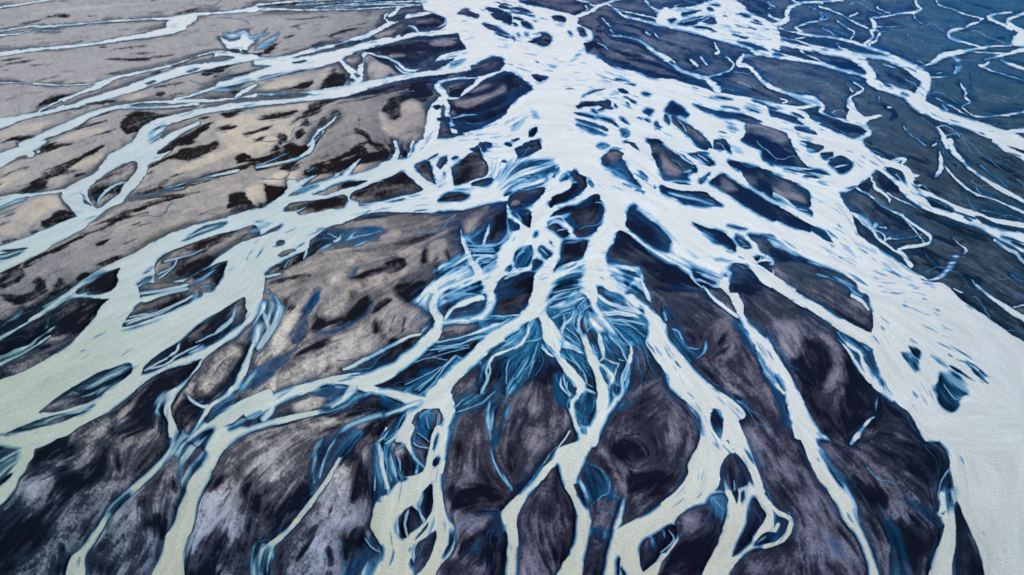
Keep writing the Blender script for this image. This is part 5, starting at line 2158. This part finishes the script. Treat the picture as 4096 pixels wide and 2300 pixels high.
def gravel_material(name):
    m, nt, b = nodes(name)
    at = nt.nodes.new('ShaderNodeAttribute'); at.attribute_name = 'sediment_sky'
    wt = nt.nodes.new('ShaderNodeAttribute'); wt.attribute_name = 'wetness'
    tc = nt.nodes.new('ShaderNodeTexCoord')
    n1 = nt.nodes.new('ShaderNodeTexNoise'); n1.inputs['Scale'].default_value = 3.2; n1.inputs['Detail'].default_value = 5; n1.inputs['Roughness'].default_value = .7
    n2 = nt.nodes.new('ShaderNodeTexVoronoi'); n2.inputs['Scale'].default_value = 2.3
    nt.links.new(tc.outputs['Object'], n1.inputs['Vector']); nt.links.new(tc.outputs['Object'], n2.inputs['Vector'])
    r1 = nt.nodes.new('ShaderNodeMapRange'); r1.inputs['From Min'].default_value = .28; r1.inputs['From Max'].default_value = .72
    r1.inputs['To Min'].default_value = .55; r1.inputs['To Max'].default_value = 1.45
    nt.links.new(n1.outputs['Fac'], r1.inputs['Value'])
    # scattered pale pebbles
    r2 = nt.nodes.new('ShaderNodeMapRange'); r2.inputs['From Min'].default_value = .05; r2.inputs['From Max'].default_value = .22
    r2.inputs['To Min'].default_value = 1.0; r2.inputs['To Max'].default_value = 0.0
    nt.links.new(n2.outputs['Distance'], r2.inputs['Value'])
    n3 = nt.nodes.new('ShaderNodeTexNoise'); n3.inputs['Scale'].default_value = .22; n3.inputs['Detail'].default_value = 4
    nt.links.new(tc.outputs['Object'], n3.inputs['Vector'])
    r3 = nt.nodes.new('ShaderNodeMapRange'); r3.inputs['From Min'].default_value = .52; r3.inputs['From Max'].default_value = .72
    r3.inputs['To Min'].default_value = 0.0; r3.inputs['To Max'].default_value = .9
    nt.links.new(n3.outputs['Fac'], r3.inputs['Value'])
    mu = nt.nodes.new('ShaderNodeMath'); mu.operation = 'MULTIPLY'
    nt.links.new(r2.outputs['Result'], mu.inputs[0]); nt.links.new(r3.outputs['Result'], mu.inputs[1])
    ad = nt.nodes.new('ShaderNodeMath'); ad.operation = 'ADD'
    nt.links.new(r1.outputs['Result'], ad.inputs[0]); nt.links.new(mu.outputs['Value'], ad.inputs[1])
    mx = nt.nodes.new('ShaderNodeVectorMath'); mx.operation = 'SCALE'
    nt.links.new(at.outputs['Color'], mx.inputs[0]); nt.links.new(ad.outputs['Value'], mx.inputs['Scale'])
    nt.links.new(mx.outputs['Vector'], b.inputs['Base Color'])
    ro = nt.nodes.new('ShaderNodeMapRange'); ro.inputs['To Min'].default_value = .95; ro.inputs['To Max'].default_value = .7
    nt.links.new(wt.outputs['Fac'], ro.inputs['Value']); nt.links.new(ro.outputs['Result'], b.inputs['Roughness'])
    b.inputs['Specular IOR Level'].default_value = .06
    bp = nt.nodes.new('ShaderNodeBump'); bp.inputs['Strength'].default_value = .6; bp.inputs['Distance'].default_value = .12
    nt.links.new(n1.outputs['Fac'], bp.inputs['Height']); nt.links.new(bp.outputs['Normal'], b.inputs['Normal'])
    return m

def water_material():
    m, nt, b = nodes('glacial_meltwater')
    at = nt.nodes.new('ShaderNodeAttribute'); at.attribute_name = 'silt_sky'
    al = nt.nodes.new('ShaderNodeAttribute'); al.attribute_name = 'depth'
    tc = nt.nodes.new('ShaderNodeTexCoord')
    mp = nt.nodes.new('ShaderNodeMapping'); mp.inputs['Rotation'].default_value = (0, 0, .6); mp.inputs['Scale'].default_value = (1.0, 2.2, 1.0)
    nt.links.new(tc.outputs['Object'], mp.inputs['Vector'])
    n1 = nt.nodes.new('ShaderNodeTexNoise'); n1.inputs['Scale'].default_value = 1.1; n1.inputs['Detail'].default_value = 4; n1.inputs['Distortion'].default_value = .4
    nt.links.new(mp.outputs['Vector'], n1.inputs['Vector'])
    n2 = nt.nodes.new('ShaderNodeTexNoise'); n2.inputs['Scale'].default_value = 2.6; n2.inputs['Detail'].default_value = 3
    nt.links.new(tc.outputs['Object'], n2.inputs['Vector'])
    r1 = nt.nodes.new('ShaderNodeMapRange'); r1.inputs['From Min'].default_value = .3; r1.inputs['From Max'].default_value = .7
    r1.inputs['To Min'].default_value = .88; r1.inputs['To Max'].default_value = 1.11
    av = nt.nodes.new('ShaderNodeMath'); av.operation = 'ADD'
    nt.links.new(n2.outputs['Fac'], av.inputs[0]); nt.links.new(n1.outputs['Fac'], av.inputs[1])
    hf = nt.nodes.new('ShaderNodeMath'); hf.operation = 'MULTIPLY'; hf.inputs[1].default_value = .5
    nt.links.new(av.outputs['Value'], hf.inputs[0]); nt.links.new(hf.outputs['Value'], r1.inputs['Value'])
    mx = nt.nodes.new('ShaderNodeVectorMath'); mx.operation = 'SCALE'
    nt.links.new(at.outputs['Color'], mx.inputs[0]); nt.links.new(r1.outputs['Result'], mx.inputs['Scale'])
    nt.links.new(mx.outputs['Vector'], b.inputs['Base Color']); nt.links.new(al.outputs['Fac'], b.inputs['Alpha'])
    b.inputs['Roughness'].default_value = .3; b.inputs['IOR'].default_value = 1.33
    b.inputs['Specular IOR Level'].default_value = .5
    bp = nt.nodes.new('ShaderNodeBump'); bp.inputs['Strength'].default_value = .7; bp.inputs['Distance'].default_value = .16
    nt.links.new(n1.outputs['Fac'], bp.inputs['Height']); nt.links.new(bp.outputs['Normal'], b.inputs['Normal'])
    return m

LAND_GAIN = np.array(LAND_E, np.float32); WATER_GAIN = np.array(WATER_E, np.float32)
gravel, water = gravel_material('river_gravel'), water_material()
landcols = {'sediment_sky': full(np.clip(F['col'] * LAND_GAIN, .001, .9)), 'wetness': full(F['wet'].astype(np.float32))}
watcols = {'silt_sky': full(np.clip(F['wcol'] * WATER_GAIN, .001, .92)), 'depth': full(alpha.astype(np.float32))}  # silt colour with the sky's reflection partly painted in

def tag(o, label, cat=None, group=None, kind=None):
    o['label'] = label
    if cat: o['category'] = cat
    if group: o['group'] = group
    if kind: o['kind'] = kind
    return o

def add(name, me, mat):
    o = bpy.data.objects.new(name, me); me.materials.append(mat); COL.objects.link(o)
    return o

# gravel bars: every patch of dry ground that the water closes in
def components(mask):
    h, w = mask.shape
    lab = np.zeros((h, w), np.int32)
    par = [0]
    def find(a):
        while par[a] != a:
            par[a] = par[par[a]]; a = par[a]
        return a
    prev = []
    for j in range(h):
        d = np.diff(np.concatenate([[0], mask[j].astype(np.int8), [0]]))
        st, en = np.nonzero(d == 1)[0], np.nonzero(d == -1)[0]
        cur = []; p = 0
        for a, b in zip(st, en):
            l = 0
            while p < len(prev) and prev[p][1] <= a: p += 1
            q = p
            while q < len(prev) and prev[q][0] < b:
                r = find(prev[q][2])
                if l == 0: l = r
                elif r != l:
                    lo, hi = min(l, r), max(l, r); par[hi] = lo; l = lo
                q += 1
            if l == 0:
                l = len(par); par.append(l)
            lab[j, a:b] = l; cur.append((a, b, l))
        prev = cur
    root = np.array([find(i) for i in range(len(par))])
    return root[lab]

dry = (F['Dw'] > .7)
LAB = components(dry)
touch = set(np.unique(np.concatenate([LAB[0], LAB[-1], LAB[:, 0], LAB[:, -1]])))
cnt = np.bincount(LAB.ravel())
comp = np.zeros((NY, NX), np.int32)
bars = []
jj, ii = np.nonzero(LAB)
sx = np.bincount(LAB.ravel(), PX.ravel().astype(np.float64)); sy = np.bincount(LAB.ravel(), PY.ravel().astype(np.float64))
for k in np.argsort(-cnt):
    if k == 0 or k in touch or cnt[k] * STEP * STEP < 110: continue
    bars.append((int(k), sx[k] / cnt[k], sy[k] / cnt[k], cnt[k] * STEP * STEP))
if LIST_BARS:
    for i, (k, cx_, cy_, a_) in enumerate(bars):
        m = LAB == k
        print('BAR %d  c=%.0f,%.0f area=%.0f  x %.0f-%.0f y %.0f-%.0f' % (i, cx_, cy_, a_, PX[m].min(), PX[m].max(), PY[m].min(), PY[m].max()))
chosen = []
used = set()
cxs, cys = sx / np.maximum(cnt, 1), sy / np.maximum(cnt, 1)
big_enough = np.nonzero((cnt * STEP * STEP > 70) & (cnt * STEP * STEP < 40000))[0]
for (bx, by, text) in BAR_LABELS:
    dd = np.hypot(cxs[big_enough] - bx, cys[big_enough] - by)
    k = int(big_enough[dd.argmin()])
    if k == 0 or dd.min() > 24 or k in used:
        print('NO BAR AT', bx, by, text, dd.min()); continue
    used.add(k); chosen.append((k, text))
    comp[LAB == k] = len(chosen)
cf = np.zeros((NYY, NXX), np.int32)
inside = (xs[None, :] >= X0) & (xs[None, :] <= X1) & (ys[:, None] >= Y0) & (ys[:, None] <= Y1)
cf = np.where(inside, full(comp), 0)
facec = np.maximum(np.maximum(cf[:-1, :-1], cf[1:, :-1]), np.maximum(cf[:-1, 1:], cf[1:, 1:]))
gnd = add('ground', grid_mesh('ground', facec == 0, z, landcols), gravel)
tag(gnd, 'grey and black glacial outwash plain cut by braided river channels', kind='structure')
for i, (k, text) in enumerate(chosen):
    o = add('gravel_bar', grid_mesh('gravel_bar', facec == i + 1, z, landcols, skirt=-1.6), gravel)
    tag(o, text, 'gravel bar', 'gravel bars in the braided river')
af = full(alpha.astype(np.float32)) > .012
wface = af[:-1, :-1] | af[1:, :-1] | af[:-1, 1:] | af[1:, 1:]
wz = np.maximum(z + .04, 0)
riv = add('river_water', grid_mesh('river_water', wface, wz, watcols), water)
tag(riv, 'milky blue white meltwater of the braided glacial river', kind='structure')

# the plain beyond, out to the horizon
me = bpy.data.meshes.new('outwash_plain')
R = 9000.0
me.from_pydata([(-R, -R, -2.2), (R, -R, -2.2), (R, R, -2.2), (-R, R, -2.2)], [], [(0, 1, 2, 3)]); me.update()
pm, nt, b = nodes('distant_gravel')
tc = nt.nodes.new('ShaderNodeTexCoord'); n1 = nt.nodes.new('ShaderNodeTexNoise'); n1.inputs['Scale'].default_value = .02; n1.inputs['Detail'].default_value = 8
mp = nt.nodes.new('ShaderNodeMapping'); mp.inputs['Scale'].default_value = (.35, 1, 1); nt.links.new(tc.outputs['Object'], mp.inputs['Vector']); nt.links.new(mp.outputs['Vector'], n1.inputs['Vector'])
cr_ = nt.nodes.new('ShaderNodeValToRGB'); e = cr_.color_ramp.elements
e[0].position = .35; e[0].color = (.05, .055, .07, 1); e[1].position = .62; e[1].color = (.27, .25, .23, 1)
x = cr_.color_ramp.elements.new(.66); x.color = (.7, .75, .8, 1)
nt.links.new(n1.outputs['Fac'], cr_.inputs['Fac']); nt.links.new(cr_.outputs['Color'], b.inputs['Base Color']); b.inputs['Roughness'].default_value = .9
tag(add('terrain', me, pm), 'wide gravel plain reaching to the horizon', kind='structure')

# ------------------------------------------------------------------ light, sky, camera
SUN_EL, SUN_AZ = math.radians(36), math.radians(238)
w = bpy.data.worlds.new('World'); SC.world = w; w.use_nodes = True
bg = w.node_tree.nodes['Background']
sky = w.node_tree.nodes.new('ShaderNodeTexSky'); sky.sky_type = 'NISHITA'; sky.sun_disc = False
sky.sun_elevation = SUN_EL; sky.sun_rotation = SUN_AZ; sky.dust_density = 3.0; sky.ozone_density = 1.0
w.node_tree.links.new(sky.outputs['Color'], bg.inputs['Color']); bg.inputs['Strength'].default_value = .10
sd_ = bpy.data.lights.new('Sun', 'SUN'); sd_.energy = 1.5; sd_.angle = math.radians(10); sd_.color = (1, .96, .9)
so = bpy.data.objects.new('Sun', sd_); COL.objects.link(so)
from mathutils import Vector
dirv = Vector((math.sin(SUN_AZ) * math.cos(SUN_EL), math.cos(SUN_AZ) * math.cos(SUN_EL), math.sin(SUN_EL)))
so.rotation_euler = dirv.to_track_quat('Z', 'Y').to_euler(); so.location = dirv * 300
cd = bpy.data.cameras.new('Camera'); cd.lens = 24; cd.sensor_width = 36; cd.clip_end = 30000
cam = bpy.data.objects.new('Camera', cd); COL.objects.link(cam)
cam.location = (0, 0, CAMH); cam.rotation_euler = (math.pi / 2 - PITCH, 0, 0)
SC.camera = cam
SC.view_settings.view_transform = 'Standard'; SC.view_settings.look = 'None'
SC.view_settings.exposure = EXPOSURE; SC.view_settings.gamma = 1
SC.cycles.transparent_max_bounces = 8
SC.cycles.max_bounces = 5
